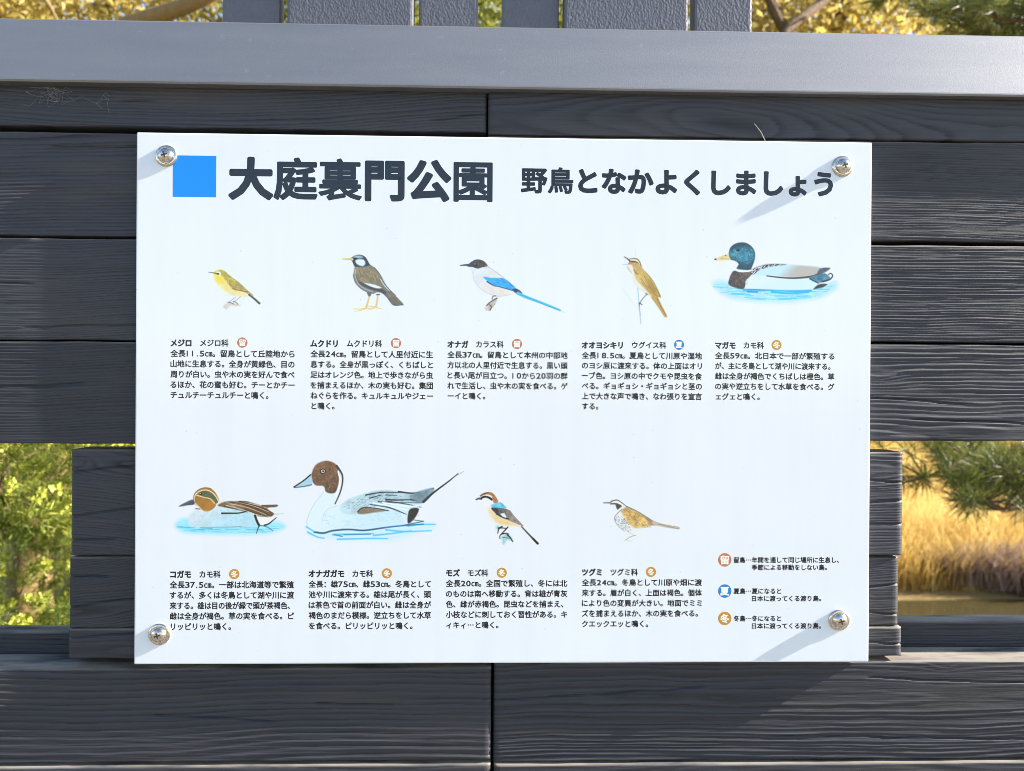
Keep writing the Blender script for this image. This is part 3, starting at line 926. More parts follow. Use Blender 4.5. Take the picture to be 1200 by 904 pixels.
class Ink:
    """a small sheet of ink over the board; drawn in enlarged coordinates: photo = origin + q / k"""
    def __init__(s, ox, oy, k, w, h, seed=1):
        s.ox, s.oy, s.k = ox, oy, k
        s.nx = int(w / k * SS) + 1; s.ny = int(h / k * SS) + 1
        s.c = np.ones((s.ny, s.nx, 3)); s.a = np.zeros((s.ny, s.nx))
        s.gy, s.gx = np.mgrid[0:s.ny, 0:s.nx]
        s.f = SS / k                                   # drawing units -> samples
        s.qx = s.gx / s.f; s.qy = s.gy / s.f
        s.rng = np.random.default_rng(seed); s.seed = seed
    def smooth(s, P, closed=True, n=8):
        P = np.array(P, float); m = len(P); out = []
        rng = range(m if closed else m - 1)
        for i in rng:
            if closed: p0, p1, p2, p3 = P[(i - 1) % m], P[i], P[(i + 1) % m], P[(i + 2) % m]
            else: p0, p1, p2, p3 = P[max(i - 1, 0)], P[i], P[i + 1], P[min(i + 2, m - 1)]
            for t in np.linspace(0, 1, n, endpoint=False):
                out.append(0.5 * (2 * p1 + (p2 - p0) * t + (2 * p0 - 5 * p1 + 4 * p2 - p3) * t * t + (3 * p1 - p0 - 3 * p2 + p3) * t ** 3))
        if not closed: out.append(P[-1])
        return np.array(out)
    def segdist(s, P, closed):
        d = np.full(s.gx.shape, 1e9); tt = np.zeros(s.gx.shape); n = len(P)
        for i in range(n if closed else n - 1):
            a = P[i]; b = P[(i + 1) % n]; ab = b - a; L = ab @ ab + 1e-9
            t = np.clip(((s.qx - a[0]) * ab[0] + (s.qy - a[1]) * ab[1]) / L, 0, 1)
            q = np.hypot(s.qx - a[0] - t * ab[0], s.qy - a[1] - t * ab[1])
            m = q < d
            d = np.where(m, q, d); tt = np.where(m, (i + t) / max(1, (n if closed else n - 1)), tt)
        return d, tt
    def mask(s, P, soft=5, smooth=True):
        P = s.smooth(P) if smooth else np.array(P, float)
        ins = np.zeros(s.gx.shape, bool); n = len(P)
        for i in range(n):
            (x0, y0), (x1, y1) = P[i], P[(i + 1) % n]
            if y0 == y1: continue
            c = ((y0 > s.qy) != (y1 > s.qy)) & (s.qx < (x1 - x0) * (s.qy - y0) / (y1 - y0) + x0)
            ins ^= c
        d, _ = s.segdist(P, True)
        sd = np.where(ins, d, -d)
        return np.clip(0.5 + sd / (2 * max(soft, s.k * 0.35)), 0, 1)
    def lay(s, m, col):
        """col: rgb 0-255 or array"""
        col = np.asarray(col, float) if np.ndim(col) == 3 else np.array(col, float)[None, None, :] * np.ones((s.ny, s.nx, 1))
        col = col / 255.0
        na = m + s.a * (1 - m)
        s.c = np.where(na[..., None] > 1e-4, (col * m[..., None] + s.c * (s.a * (1 - m))[..., None]) / np.maximum(na, 1e-4)[..., None], s.c)
        s.a = na
    def poly(s, P, col, col2=None, d=None, soft=5, al=1.0, smooth=True, mot=0.0, fr=0.02):
        m = s.mask(P, soft, smooth) * al
        c = np.array(col, float)[None, None, :] * np.ones((s.ny, s.nx, 1))
        if col2 is not None:
            (ax, ay), (bx, by) = d
            L = (bx - ax) ** 2 + (by - ay) ** 2
            t = np.clip(((s.qx - ax) * (bx - ax) + (s.qy - ay) * (by - ay)) / L, 0, 1)[..., None]
            c = c * (1 - t) + np.array(col2, float) * t
        if mot:
            c = np.clip(c * (1 + mot * fnoise(s.qx * fr, s.qy * fr, s.seed + int(P[0][0]), 3)[..., None]), 0, 255)
        s.lay(m, c); return m
    def stroke(s, P, w, col, w2=None, al=1.0, soft=None, smooth=True):
        P = s.smooth(P, False, 6) if smooth and len(P) > 2 else np.array(P, float)
        d, t = s.segdist(P, False)
        ww = (w + ((w2 if w2 is not None else w) - w) * t) / 2
        so = soft or s.k * 0.45
        s.lay(np.clip(0.5 + (ww - d) / (2 * so), 0, 1) * al, col)
    def ell(s, cx, cy, rx, ry, col, soft=None, al=1.0):
        r = np.hypot((s.qx - cx) / rx, (s.qy - cy) / ry)
        so = (soft or s.k * 0.4) / min(rx, ry)
        s.lay(np.clip(0.5 + (1 - r) / (2 * so), 0, 1) * al, col)
    def hatch(s, P, n, L, ang, w, cols, al=0.6, jit=0.3, smooth=True):
        """little feather strokes inside an outline"""
        P2 = np.array(P, float); x0, y0 = P2.min(0); x1, y1 = P2.max(0)
        m = s.mask(P, 2, smooth); k = 0; tries = 0
        while k < n and tries < n * 12:
            tries += 1
            x = s.rng.uniform(x0, x1); y = s.rng.uniform(y0, y1)
            i, j = int(np.clip(y * s.f, 0, s.ny - 1)), int(np.clip(x * s.f, 0, s.nx - 1))
            if m[i, j] < 0.5: continue
            a = ang + s.rng.normal(0, jit); l = L * s.rng.uniform(0.5, 1.2)
            c = cols[k % len(cols)]
            dx, dy = math.cos(a) * l / 2, math.sin(a) * l / 2
            # local stroke
            X0, X1 = int(max(0, (x - l) * s.f)), int(min(s.nx, (x + l) * s.f + 2)); Y0, Y1 = int(max(0, (y - l) * s.f)), int(min(s.ny, (y + l) * s.f + 2))
            qx, qy = s.qx[Y0:Y1, X0:X1], s.qy[Y0:Y1, X0:X1]
            t = np.clip(((qx - x + dx) * 2 * dx + (qy - y + dy) * 2 * dy) / (4 * (dx * dx + dy * dy)), 0, 1)
            d = np.hypot(qx - x + dx - t * 2 * dx, qy - y + dy - t * 2 * dy)
            mm = np.clip(0.5 + (w / 2 - d) / (s.k * 0.7), 0, 1) * al * m[Y0:Y1, X0:X1]
            cc = s.c[Y0:Y1, X0:X1]; aa = s.a[Y0:Y1, X0:X1]
            na = mm + aa * (1 - mm)
            s.c[Y0:Y1, X0:X1] = np.where(na[..., None] > 1e-4, (np.array(c) / 255.0 * mm[..., None] + cc * (aa * (1 - mm))[..., None]) / np.maximum(na, 1e-4)[..., None], cc)
            s.a[Y0:Y1, X0:X1] = na
            k += 1
    def build(s, label):
        a = s.a
        cell = np.maximum.reduce([a[:-1, :-1], a[1:, :-1], a[:-1, 1:], a[1:, 1:]]) > 0.02
        x, z = sign_uv(s.ox + s.gx / SS, s.oy + s.gy / SS)
        I = np.arange(s.nx * s.ny).reshape(s.ny, s.nx)
        F = np.stack([I[:-1, :-1], I[1:, :-1], I[1:, 1:], I[:-1, 1:]], -1)[cell]
        used = np.unique(F); remap = np.zeros(s.nx * s.ny, np.int64); remap[used] = np.arange(len(used))
        V = np.stack([x, np.full_like(x, -LAY), z], -1).reshape(-1, 3)[used]
        rgb = lin(np.clip(s.c, 0, 1) ** 0.84 * 255.0) * np.array([0.80, 0.84, 0.88])
        col = np.concatenate([rgb, a[..., None]], -1).reshape(-1, 4)[used]
        me = mesh_arrays("bird_picture", V, remap[F], {"ink": col})
        o = put("bird_picture", me, M_PRINT, board); o["label"] = label
        return o


DK = (42, 40, 42)
# small yellow-green bird with white eye ring
k = Ink(230, 300, 11.3, 1017, 800, 1)
k.poly([(360, 668), (420, 618), (480, 628), (595, 655), (520, 668), (450, 665), (400, 708)], (208, 184, 160), al=0.75, soft=12, mot=0.2)
k.poly([(228, 238), (262, 196), (318, 182), (382, 206), (440, 268), (520, 322), (600, 385), (680, 470), (704, 522), (640, 542), (520, 532), (400, 498), (300, 402), (245, 320)], (250, 222, 96), (250, 236, 180), ((330, 300), (420, 520)), soft=12, mot=0.10)
k.poly([(340, 320), (430, 380), (560, 460), (660, 520), (560, 525), (440, 480), (370, 410)], (243, 200, 110), al=0.65, soft=40)
k.poly([(240, 214), (316, 184), (386, 208), (440, 266), (520, 320), (592, 377), (655, 440), (755, 528), (690, 506), (600, 470), (490, 444), (405, 352), (345, 272), (290, 208)], (204, 184, 56), (168, 142, 70), ((330, 220), (640, 470)), soft=8, mot=0.25)
k.hatch([(300, 190), (386, 210), (520, 320), (655, 440), (600, 470), (490, 444), (405, 352), (330, 260)], 110, 26, 0.75, 6, [(120, 116, 30), (205, 190, 84), (110, 84, 46)], 0.5)
k.poly([(245, 255), (300, 262), (355, 290), (350, 340), (300, 350), (255, 310)], (251, 216, 58), al=0.8, soft=25)
k.stroke([(480, 436), (560, 456), (680, 478)], 9, (116, 70, 28), al=0.8)
k.stroke([(330, 190), (430, 262), (540, 335), (640, 425), (755, 524)], 5, (96, 92, 50), al=0.6)
k.stroke([(700, 516), (770, 570), (836, 630)], 26, (70, 62, 46), 30)
k.stroke([(720, 520), (780, 566), (830, 614)], 6, (150, 140, 110), al=0.6)
k.stroke([(162, 216), (225, 226), (290, 240)], 8, (64, 66, 84), 18)
k.stroke([(282, 222), (312, 222), (320, 244), (304, 258)], 12, (252, 250, 230))
k.ell(290, 239, 13, 11, (30, 26, 18))
for a in ([(520, 550), (450, 600), (425, 614)], [(585, 542), (520, 595), (490, 606)]): k.stroke(a, 6, (96, 88, 92))
k.stroke([(420, 612), (460, 622), (500, 640)], 9, DK); k.stroke([(490, 604), (530, 620), (552, 642)], 10, DK)
k.build("small yellow-green bird perched on a twig")

# grey-brown starling with white cheek and orange legs
k = Ink(390, 280, 9.04, 904, 904, 2)
for a in ([(388, 600), (375, 660), (352, 735)], [(478, 595), (470, 660), (458, 722)]): k.stroke(a, 16, (232, 186, 92), 20)
for a in ([(352, 735), (290, 745), (225, 742)], [(352, 738), (300, 758), (232, 768)], [(352, 736), (400, 735), (440, 730)], [(458, 722), (400, 716), (360, 710)], [(458, 724), (490, 736), (522, 744)], [(458, 724), (420, 742), (380, 752)]): k.stroke(a, 11, (236, 190, 80), 7)
body = [(190, 212), (235, 178), (290, 170), (345, 195), (385, 262), (440, 305), (495, 372), (545, 470), (610, 548), (745, 690), (715, 704), (640, 700), (570, 615), (520, 575), (470, 568), (430, 582), (370, 566), (300, 530), (240, 465), (216, 390), (232, 300), (208, 245)]
k.poly(body, (126, 112, 92), (108, 98, 86), ((300, 300), (600, 600)), soft=5, mot=0.15)
k.poly([(235, 300), (300, 290), (400, 300), (495, 385), (550, 490), (470, 470), (330, 470), (250, 400)], (140, 122, 88), soft=22, mot=0.25, al=0.9)
k.hatch([(250, 310), (400, 300), (520, 430), (540, 500), (400, 480), (270, 430)], 120, 34, 1.25, 5, [(88, 76, 62), (176, 156, 112), (112, 92, 60)], 0.55, 0.25)
k.poly([(190, 212), (235, 178), (290, 170), (345, 195), (388, 268), (386, 284), (300, 298), (232, 292), (208, 245)], (46, 48, 58), soft=5)
k.poly([(215, 196), (250, 178), (300, 182), (318, 200), (270, 206)], (178, 206, 218), al=0.85, soft=10)
k.poly([(240, 230), (280, 216), (330, 225), (344, 262), (320, 290), (280, 282), (250, 262)], (222, 240, 246), soft=8)
k.stroke([(190, 208), (235, 215), (255, 212)], 12, (28, 28, 34))
k.ell(236, 212, 15, 10, (18, 18, 24))
k.stroke([(98, 215), (150, 214), (205, 218)], 12, (236, 196, 110), 26); k.stroke([(110, 217), (190, 218)], 3, (170, 110, 70), al=0.7)
k.stroke([(244, 330), (238, 400), (275, 480), (340, 530), (420, 560)], 10, (176, 186, 190), al=0.8)
k.stroke([(216, 380), (240, 466), (300, 530), (370, 566), (430, 580)], 7, (60, 62, 72), al=0.9)
k.poly([(245, 380), (270, 440), (330, 475), (400, 500), (520, 530), (600, 600), (480, 560), (360, 520), (280, 470)], (52, 50, 54), soft=10, al=0.9)
k.poly([(335, 470), (400, 478), (470, 496), (515, 520), (470, 526), (400, 505)], (232, 240, 244), soft=6)
k.stroke([(505, 430), (550, 500), (600, 550)], 8, (226, 234, 240))
k.stroke([(440, 305), (495, 372), (545, 470), (610, 548), (665, 600)], 8, (56, 58, 70))
k.poly([(570, 560), (640, 590), (745, 690), (715, 704), (640, 700), (575, 620)], (104, 94, 80), soft=5, mot=0.25)
k.stroke([(520, 570), (580, 625), (640, 702), (725, 702)], 7, (52, 52, 60))
k.poly([(362, 566), (410, 575), (398, 610), (375, 605)], (84, 92, 102), soft=5); k.stroke([(465, 592), (494, 590)], 14, (70, 70, 76))
k.build("grey-brown bird with white cheek and orange beak and feet")

# black-capped bird with blue wing and long blue tail
k = Ink(530, 290, 8.57, 1200, 771, 3)
bod = [(185, 215), (260, 205), (350, 190), (380, 215), (450, 255), (530, 320), (620, 410), (680, 460), (590, 470), (560, 482), (470, 494), (400, 480), (310, 430), (235, 360), (208, 260)]
k.poly(bod, (226, 226, 228), (236, 222, 208), ((300, 240), (380, 460)), soft=12, mot=0.05)
k.stroke([(360, 195), (450, 255), (520, 310)], 8, (168, 166, 166), al=0.7); k.stroke([(205, 250), (220, 330), (290, 420), (400, 480), (480, 492), (590, 474)], 6, (178, 176, 178), al=0.7)
k.poly([(150, 190), (185, 150), (240, 122), (300, 130), (340, 160), (354, 190), (300, 202), (255, 214), (205, 200)], (52, 46, 44), (88, 74, 62), ((200, 150), (330, 190)), soft=4, mot=0.4)
k.stroke([(80, 183), (140, 178), (190, 182)], 10, (58, 56, 66), 30)
k.ell(232, 174, 18, 15, (24, 22, 24)); k.ell(228, 168, 7, 5, (180, 176, 176))
k.poly([(312, 298), (380, 306), (450, 308), (520, 314), (580, 355), (640, 410), (610, 436), (540, 418), (440, 388), (370, 352)], (36, 172, 236), (30, 150, 230), ((350, 310), (600, 420)), soft=5, mot=0.2)
k.hatch([(380, 310), (520, 316), (630, 412), (560, 420), (440, 385)], 46, 46, 0.55, 6, [(16, 96, 210), (110, 206, 244), (20, 120, 226)], 0.6, 0.2)
k.stroke([(350, 345), (420, 386), (480, 394)], 13, (30, 44, 74), 6); k.stroke([(480, 400), (560, 420), (610, 436)], 7, (34, 60, 96))
k.poly([(605, 425), (650, 416), (700, 455), (695, 478), (640, 462)], (40, 50, 84), soft=4)
k.stroke([(660, 462), (740, 500), (880, 552), (1000, 600), (1085, 634)], 34, (60, 186, 226), 20); k.stroke([(690, 476), (880, 556), (1080, 634)], 6, (40, 120, 170), al=0.6); k.stroke([(700, 468), (900, 545), (1070, 612)], 5, (140, 226, 244), al=0.7)
k.stroke([(1080, 632), (1140, 660)], 8, (180, 206, 214), 4, al=0.7)
k.stroke([(400, 520), (408, 494), (436, 488)], 11, (90, 84, 84))
k.poly([(340, 590), (390, 545), (450, 510), (440, 560), (405, 605), (375, 640), (330, 625)], (196, 180, 164), soft=6, mot=0.3); k.stroke([(345, 585), (390, 545), (450, 510)], 12, (64, 50, 40)); k.stroke([(375, 578), (392, 600), (380, 632)], 10, (76, 58, 44))
k.build("black-capped bird with blue wing and long blue tail")

# open-beaked brown warbler on a reed
k = Ink(710, 290, 10.04, 904, 904, 4)
k.stroke([(345, 20), (352, 110)], 12, (206, 226, 238), al=0.7); k.stroke([(375, 470), (385, 600), (398, 760), (412, 900)], 13, (150, 190, 208), al=0.85); k.stroke([(395, 700), (408, 800)], 6, (80, 104, 116), al=0.6)
k.stroke([(200, 490), (290, 620), (385, 740)], 14, (206, 226, 240), al=0.5)
k.poly([(255, 210), (290, 150), (340, 128), (390, 150), (415, 200), (440, 262), (500, 320), (560, 400), (620, 510), (650, 590), (620, 600), (720, 805), (690, 815), (650, 760), (560, 620), (500, 560), (440, 520), (375, 470), (335, 400), (310, 320), (255, 250)], (206, 164, 84), (196, 150, 62), ((350, 200), (600, 600)), soft=6, mot=0.12)
k.poly([(250, 215), (300, 205), (335, 280), (350, 360), (440, 470), (560, 600), (545, 605), (440, 520), (370, 470), (325, 390), (300, 300)], (240, 230, 212), soft=12)
k.poly([(345, 335), (420, 330), (520, 360), (590, 470), (640, 580), (560, 555), (460, 460), (370, 380)], (216, 182, 92), (178, 124, 40), ((400, 340), (590, 540)), soft=6, mot=0.2)
k.hatch([(400, 340), (530, 370), (640, 585), (560, 555), (430, 430)], 70, 60, 0.95, 6, [(150, 104, 40), (226, 196, 116), (130, 96, 30)], 0.5, 0.15)
k.poly([(285, 155), (330, 140), (385, 160), (405, 215), (390, 190), (330, 160)], (240, 224, 182), soft=5); k.stroke([(278, 140), (340, 130), (390, 158), (412, 215)], 10, (110, 88, 50))
k.stroke([(305, 172), (340, 168), (380, 185)], 17, (46, 34, 22), 8)
k.stroke([(215, 112), (250, 132), (285, 165)], 9, (60, 58, 66), 20); k.stroke([(195, 206), (250, 200), (300, 188)], 7, (200, 186, 186), 14); k.poly([(262, 190), (300, 172), (305, 195), (280, 202)], (206, 112, 88), soft=4)
k.stroke([(330, 265), (350, 300), (372, 312)], 14, (130, 92, 46), al=0.8)
k.stroke([(560, 590), (620, 680), (700, 808)], 50, (190, 146, 62), 30); k.stroke([(600, 600), (650, 700), (706, 800)], 7, (110, 84, 42)); k.stroke([(440, 262), (560, 400), (640, 590)], 5, (120, 92, 44), al=0.7)
k.stroke([(480, 555), (430, 610), (400, 660)], 13, (128, 120, 124)); k.stroke([(395, 655), (425, 675)], 14, (84, 84, 94)); k.stroke([(392, 655), (392, 690)], 12, (84, 84, 94)); k.stroke([(470, 545), (488, 556)], 18, (140, 128, 110))
k.build("brown open-beaked warbler clinging to a reed stem")

# green-headed duck
k = Ink(825, 270, 7.06, 1200, 635, 5)
k.poly([(75, 430), (160, 415), (260, 450), (420, 470), (700, 480), (900, 470), (1085, 430), (1090, 480), (1000, 540), (860, 580), (640, 600), (400, 585), (220, 560), (110, 490)], (150, 222, 246), soft=26, al=0.85, mot=0.08)
k.hatch([(90, 440), (400, 475), (900, 480), (1060, 460), (900, 560), (400, 575), (150, 530)], 70, 150, 0.0, 9, [(86, 200, 244), (186, 234, 250), (60, 186, 240)], 0.6, 0.05)
k.stroke([(330, 490), (560, 492), (740, 500), (880, 500)], 22, (32, 168, 244)); k.stroke([(560, 510), (700, 522), (860, 512)], 16, (24, 178, 250)); k.stroke([(360, 508), (440, 512)], 14, (20, 140, 236)); k.stroke([(340, 486), (440, 492), (600, 488)], 6, (30, 60, 90))
k.poly([(215, 400), (330, 345), (440, 320), (520, 290), (620, 280), (760, 288), (900, 300), (985, 330), (960, 400), (940, 450), (900, 488), (700, 496), (430, 488), (300, 478)], (226, 240, 245), (214, 236, 242), ((500, 300), (600, 480)), soft=6)
k.poly([(420, 370), (470, 320), (620, 284), (900, 300), (970, 320), (920, 370), (800, 392), (640, 386), (500, 376)], (196, 230, 240), (186, 176, 164), ((640, 330), (700, 392)), soft=10)
k.poly([(390, 330), (450, 300), (540, 280), (680, 284), (560, 298), (470, 320), (400, 365), (360, 380)], (80, 72, 70), soft=7)
k.hatch([(380, 330), (540, 284), (640, 288), (480, 322), (400, 370)], 30, 34, 2.5, 8, [(232, 232, 230), (36, 32, 36)], 0.8, 0.3)
k.stroke([(520, 378), (640, 392), (760, 396), (900, 380), (985, 340)], 9, (60, 50, 44), 18)
k.poly([(250, 335), (300, 345), (370, 345), (385, 375), (345, 420), (330, 484), (260, 476), (205, 450), (206, 410), (225, 360)], (62, 48, 42), (92, 76, 62), ((240, 400), (370, 400)), soft=5, mot=0.4)
k.hatch([(250, 345), (370, 350), (335, 470), (220, 450)], 60, 24, 1.7, 5, [(126, 106, 86), (34, 28, 28)], 0.5)
k.poly([(205, 190), (220, 140), (265, 108), (330, 100), (385, 125), (420, 175), (420, 240), (400, 300), (380, 330), (320, 328), (270, 318), (285, 280), (255, 255), (215, 240)], (34, 62, 78), soft=4)
k.poly([(215, 190), (300, 150), (380, 150), (408, 200), (400, 250), (340, 275), (290, 250), (225, 225)], (66, 140, 150), (40, 120, 150), ((250, 180), (380, 250)), al=0.85, soft=22, mot=0.35, fr=0.04)
k.hatch([(230, 160), (390, 150), (410, 230), (330, 290), (240, 230)], 90, 26, 0.4, 7, [(30, 104, 168), (104, 176, 168), (30, 60, 80)], 0.5, 0.8)
k.ell(282, 164, 11, 9, (20, 24, 30)); k.stroke([(248, 322), (310, 342), (385, 334)], 13, (246, 250, 252))
k.poly([(92, 238), (140, 215), (190, 200), (212, 225), (214, 244), (150, 250), (105, 252)], (234, 206, 128), soft=5, mot=0.1); k.stroke([(140, 236), (210, 238)], 5, (176, 140, 60)); k.ell(94, 240, 10, 7, (40, 36, 36)); k.ell(178, 210, 6, 4, (90, 70, 40))
k.poly([(870, 395), (960, 362), (1010, 360), (1045, 400), (1000, 425), (940, 435)], (62, 118, 142), soft=5, mot=0.4, fr=0.04); k.poly([(965, 315), (1045, 312), (1010, 345), (950, 370), (935, 360)], (66, 76, 86), soft=5, mot=0.3)
k.stroke([(985, 425), (1040, 408), (1064, 378), (1050, 358), (1030, 366)], 14, (36, 40, 50), 9); k.stroke([(875, 402), (945, 438)], 9, (30, 40, 56))
k.poly([(905, 488), (950, 448), (1020, 446), (985, 472), (940, 482)], (46, 40, 42), soft=5)
k.stroke([(1040, 440), (1095, 420)], 10, (186, 214, 220), al=0.7)
k.build("green-headed duck floating on blue water")

# small duck with striped brown and green head
k = Ink(195, 555, 8.0, 1200, 680, 6)
k.poly([(80, 480), (130, 430), (220, 420), (600, 470), (1000, 450), (1090, 470), (1110, 510), (960, 565), (700, 575), (400, 572), (180, 560), (100, 520)], (144, 228, 246), soft=22, al=0.95, mot=0.06)
k.poly([(205, 420), (260, 345), (360, 350), (480, 300), (520, 260), (620, 268), (760, 330), (850, 395), (860, 470), (800, 500), (560, 508), (330, 506), (220, 490)], (212, 226, 230), (176, 220, 232), ((400, 340), (500, 500)), soft=14, mot=0.06)
k.hatch([(220, 400), (500, 320), (840, 420), (800, 490), (300, 500)], 160, 18, 0.3, 4, [(150, 164, 168), (236, 244, 246), (160, 214, 230)], 0.5, 0.6)
k.hatch([(100, 470), (300, 510), (900, 500), (1080, 490), (900, 560), (200, 550)], 30, 150, 0.0, 7, [(80, 200, 236), (60, 150, 170)], 0.45, 0.04)
k.stroke([(320, 506), (560, 504), (700, 498)], 7, (110, 130, 128), al=0.8)
k.poly([(480, 300), (540, 268), (620, 260), (760, 264), (900, 300), (1035, 296), (1030, 315), (950, 325), (985, 360), (1010, 380), (975, 408), (880, 408), (780, 360), (640, 330), (560, 320)], (122, 88, 56), (96, 70, 50), ((600, 270), (900, 400)), soft=6, mot=0.25)
for a in ([(600, 285), (760, 320), (930, 385)], [(640, 275), (800, 300), (960, 360)], [(560, 300), (680, 330), (860, 390)], [(700, 268), (850, 296), (960, 330)], [(800, 380), (900, 396), (970, 404)]): k.stroke(a, 7, (236, 218, 190), 4, al=0.9)
for a in ([(600, 268), (760, 300), (960, 385)], [(680, 262), (860, 312), (1000, 372)], [(540, 310), (660, 338), (760, 362)], [(690, 262), (770, 266)], [(740, 340), (860, 380), (960, 410)]): k.stroke(a, 9, (52, 38, 32), 6, al=0.9)
k.stroke([(900, 305), (1035, 300)], 20, (90, 72, 58), 16)
k.stroke([(560, 270), (620, 300), (700, 350)], 10, (150, 160, 164), al=0.7)
k.stroke([(520, 374), (600, 374), (680, 372), (745, 358)], 16, (36, 34, 38), 10)
k.poly([(850, 410), (1000, 412), (1040, 390), (950, 475), (870, 485)], (246, 242, 232), soft=6); k.stroke([(830, 395), (850, 450), (870, 488)], 20, (32, 30, 32), 22); k.stroke([(1030, 415), (960, 472), (920, 486)], 9, (40, 38, 40), 16); k.stroke([(868, 490), (842, 565)], 12, (40, 66, 78), 6); k.stroke([(880, 488), (940, 500), (1000, 540)], 9, (52, 96, 108), 6)
k.stroke([(1020, 385), (1100, 375)], 16, (190, 200, 200), 6, al=0.7)
k.poly([(255, 270), (255, 210), (290, 160), (350, 134), (410, 138), (460, 180), (495, 255), (470, 270), (460, 310), (410, 350), (355, 354), (310, 320), (270, 290)], (150, 100, 44), (176, 118, 52), ((300, 180), (420, 330)), soft=5, mot=0.15)
k.poly([(300, 190), (340, 166), (400, 172), (450, 215), (484, 262), (468, 282), (430, 240), (360, 222)], (74, 84, 60), soft=5, mot=0.25)
k.stroke([(262, 280), (264, 215), (310, 168), (375, 156), (430, 180), (470, 225), (488, 262)], 9, (248, 226, 176)); k.stroke([(285, 205), (350, 224), (410, 238), (450, 280)], 8, (246, 218, 160)); k.stroke([(270, 280), (310, 318), (330, 345)], 8, (240, 214, 160))
k.stroke([(255, 250), (258, 205), (290, 160), (350, 134), (420, 142)], 6, (96, 62, 30), al=0.8); k.ell(322, 192, 12, 9, (22, 20, 22)); k.ell(318, 188, 5, 4, (230, 225, 220))
k.poly([(118, 305), (170, 275), (246, 245), (262, 290), (200, 300), (130, 312)], (82, 92, 112), (58, 62, 74), ((170, 270), (190, 306)), soft=5); k.stroke([(275, 330), (315, 334)], 9, (40, 34, 34))
k.build("small duck with chestnut and green striped head on pale blue water")

# pintail duck
k = Ink(335, 525, 5.455, 1200, 655, 7)
k.poly([(130, 500), (180, 535), (330, 525), (620, 505), (800, 470), (955, 485), (930, 525), (860, 540), (690, 592), (420, 590), (240, 578), (140, 550)], (196, 236, 248), soft=18, al=0.8)
for a in ([(140, 540), (200, 570), (245, 578)], [(330, 585), (520, 580), (650, 580)], [(300, 555), (420, 552), (560, 548)], [(640, 525), (760, 535), (930, 530)], [(780, 500), (860, 490), (955, 490)], [(560, 560), (700, 545), (800, 530)]): k.stroke(a, 12, (74, 190, 238), 8, al=0.9)
k.poly([(240, 280), (210, 330), (155, 400), (132, 480), (150, 520), (230, 545), (330, 525), (480, 528), (620, 512), (760, 495), (800, 470), (850, 390), (930, 270), (800, 285), (640, 272), (520, 290), (400, 330), (310, 380), (320, 330), (345, 260)], (226, 241, 247), (206, 234, 243), ((300, 350), (500, 520)), soft=6)
k.stroke([(240, 285), (175, 370), (134, 470), (150, 520)], 5, (178, 200, 208), al=0.7); k.stroke([(330, 370), (260, 400), (230, 470)], 6, (186, 206, 210), al=0.6)
k.poly([(345, 380), (400, 330), (520, 288), (640, 270), (780, 290), (945, 258), (880, 350), (760, 345), (640, 340), (560, 360), (480, 395), (455, 425), (370, 418)], (182, 212, 218), (160, 190, 198), ((400, 350), (850, 300)), soft=6, mot=0.12)
k.hatch([(360, 380), (520, 292), (700, 280), (760, 340), (500, 390)], 150, 22, -0.4, 3.5, [(124, 148, 156), (222, 238, 242), (106, 132, 140)], 0.6, 0.4)
k.hatch([(240, 420), (420, 430), (700, 400), (740, 470), (400, 515), (240, 520)], 110, 20, 0.1, 3, [(180, 214, 226), (170, 196, 200)], 0.5, 0.5)
for a, w in (([(510, 302), (560, 292), (620, 284)], 9), ([(535, 322), (610, 302)], 8), ([(600, 285), (700, 285), (830, 290)], 7), ([(640, 302), (710, 304)], 6), ([(640, 330), (700, 334), (790, 332)], 11), ([(800, 330), (880, 345)], 14), ([(590, 344), (700, 350), (870, 352)], 6), ([(640, 340), (770, 360), (865, 380)], 7), ([(540, 362), (660, 384), (755, 420)], 6), ([(610, 362), (700, 395), (770, 425)], 6), ([(720, 280), (830, 290), (945, 258)], 11)): k.stroke(a, w, (46, 50, 58), w * 0.6)
for a in ([(560, 352), (680, 376), (790, 400)], [(620, 350), (760, 372), (850, 372)]): k.stroke(a, 9, (244, 248, 250))
k.poly([(800, 300), (945, 260), (890, 345), (810, 330)], (122, 152, 162), soft=6, mot=0.3)
k.stroke([(880, 345), (940, 290), (1040, 215), (1100, 165)], 17, (44, 48, 54), 6); k.stroke([(1060, 195), (1138, 150)], 6, (110, 116, 120), 2)
k.poly([(458, 410), (490, 384), (560, 388), (640, 402), (560, 415), (480, 425)], (112, 96, 76), soft=5, mot=0.3); k.stroke([(460, 408), (495, 382), (580, 388), (655, 402)], 6, (42, 36, 34))
k.poly([(790, 396), (850, 390), (825, 450), (780, 482)], (44, 42, 44), soft=4); k.stroke([(740, 420), (768, 470)], 7, (236, 244, 246))
k.stroke([(180, 538), (240, 545), (300, 530), (400, 522), (500, 528), (620, 512)], 12, (40, 84, 112), 10); k.stroke([(620, 512), (720, 500), (880, 488)], 11, (30, 110, 170), 7); k.stroke([(740, 498), (880, 470)], 7, (60, 96, 118)); k.stroke([(810, 460), (880, 470)], 6, (70, 100, 120)); k.stroke([(130, 505), (180, 535)], 9, (90, 190, 226)); k.stroke([(310, 556), (360, 566)], 8, (50, 130, 180)); k.stroke([(370, 556), (540, 552)], 7, (44, 130, 180))
k.poly([(165, 160), (195, 105), (260, 82), (320, 105), (345, 160), (340, 220), (320, 280), (290, 292), (255, 280), (240, 245), (190, 240), (165, 205)], (124, 86, 62), (92, 70, 56), ((220, 100), (290, 270)), soft=4, mot=0.2, fr=0.03)
k.hatch([(180, 130), (300, 100), (335, 200), (290, 280), (200, 230)], 110, 18, 0.7, 4, [(160, 116, 82), (66, 52, 46), (140, 100, 70)], 0.55, 0.7)
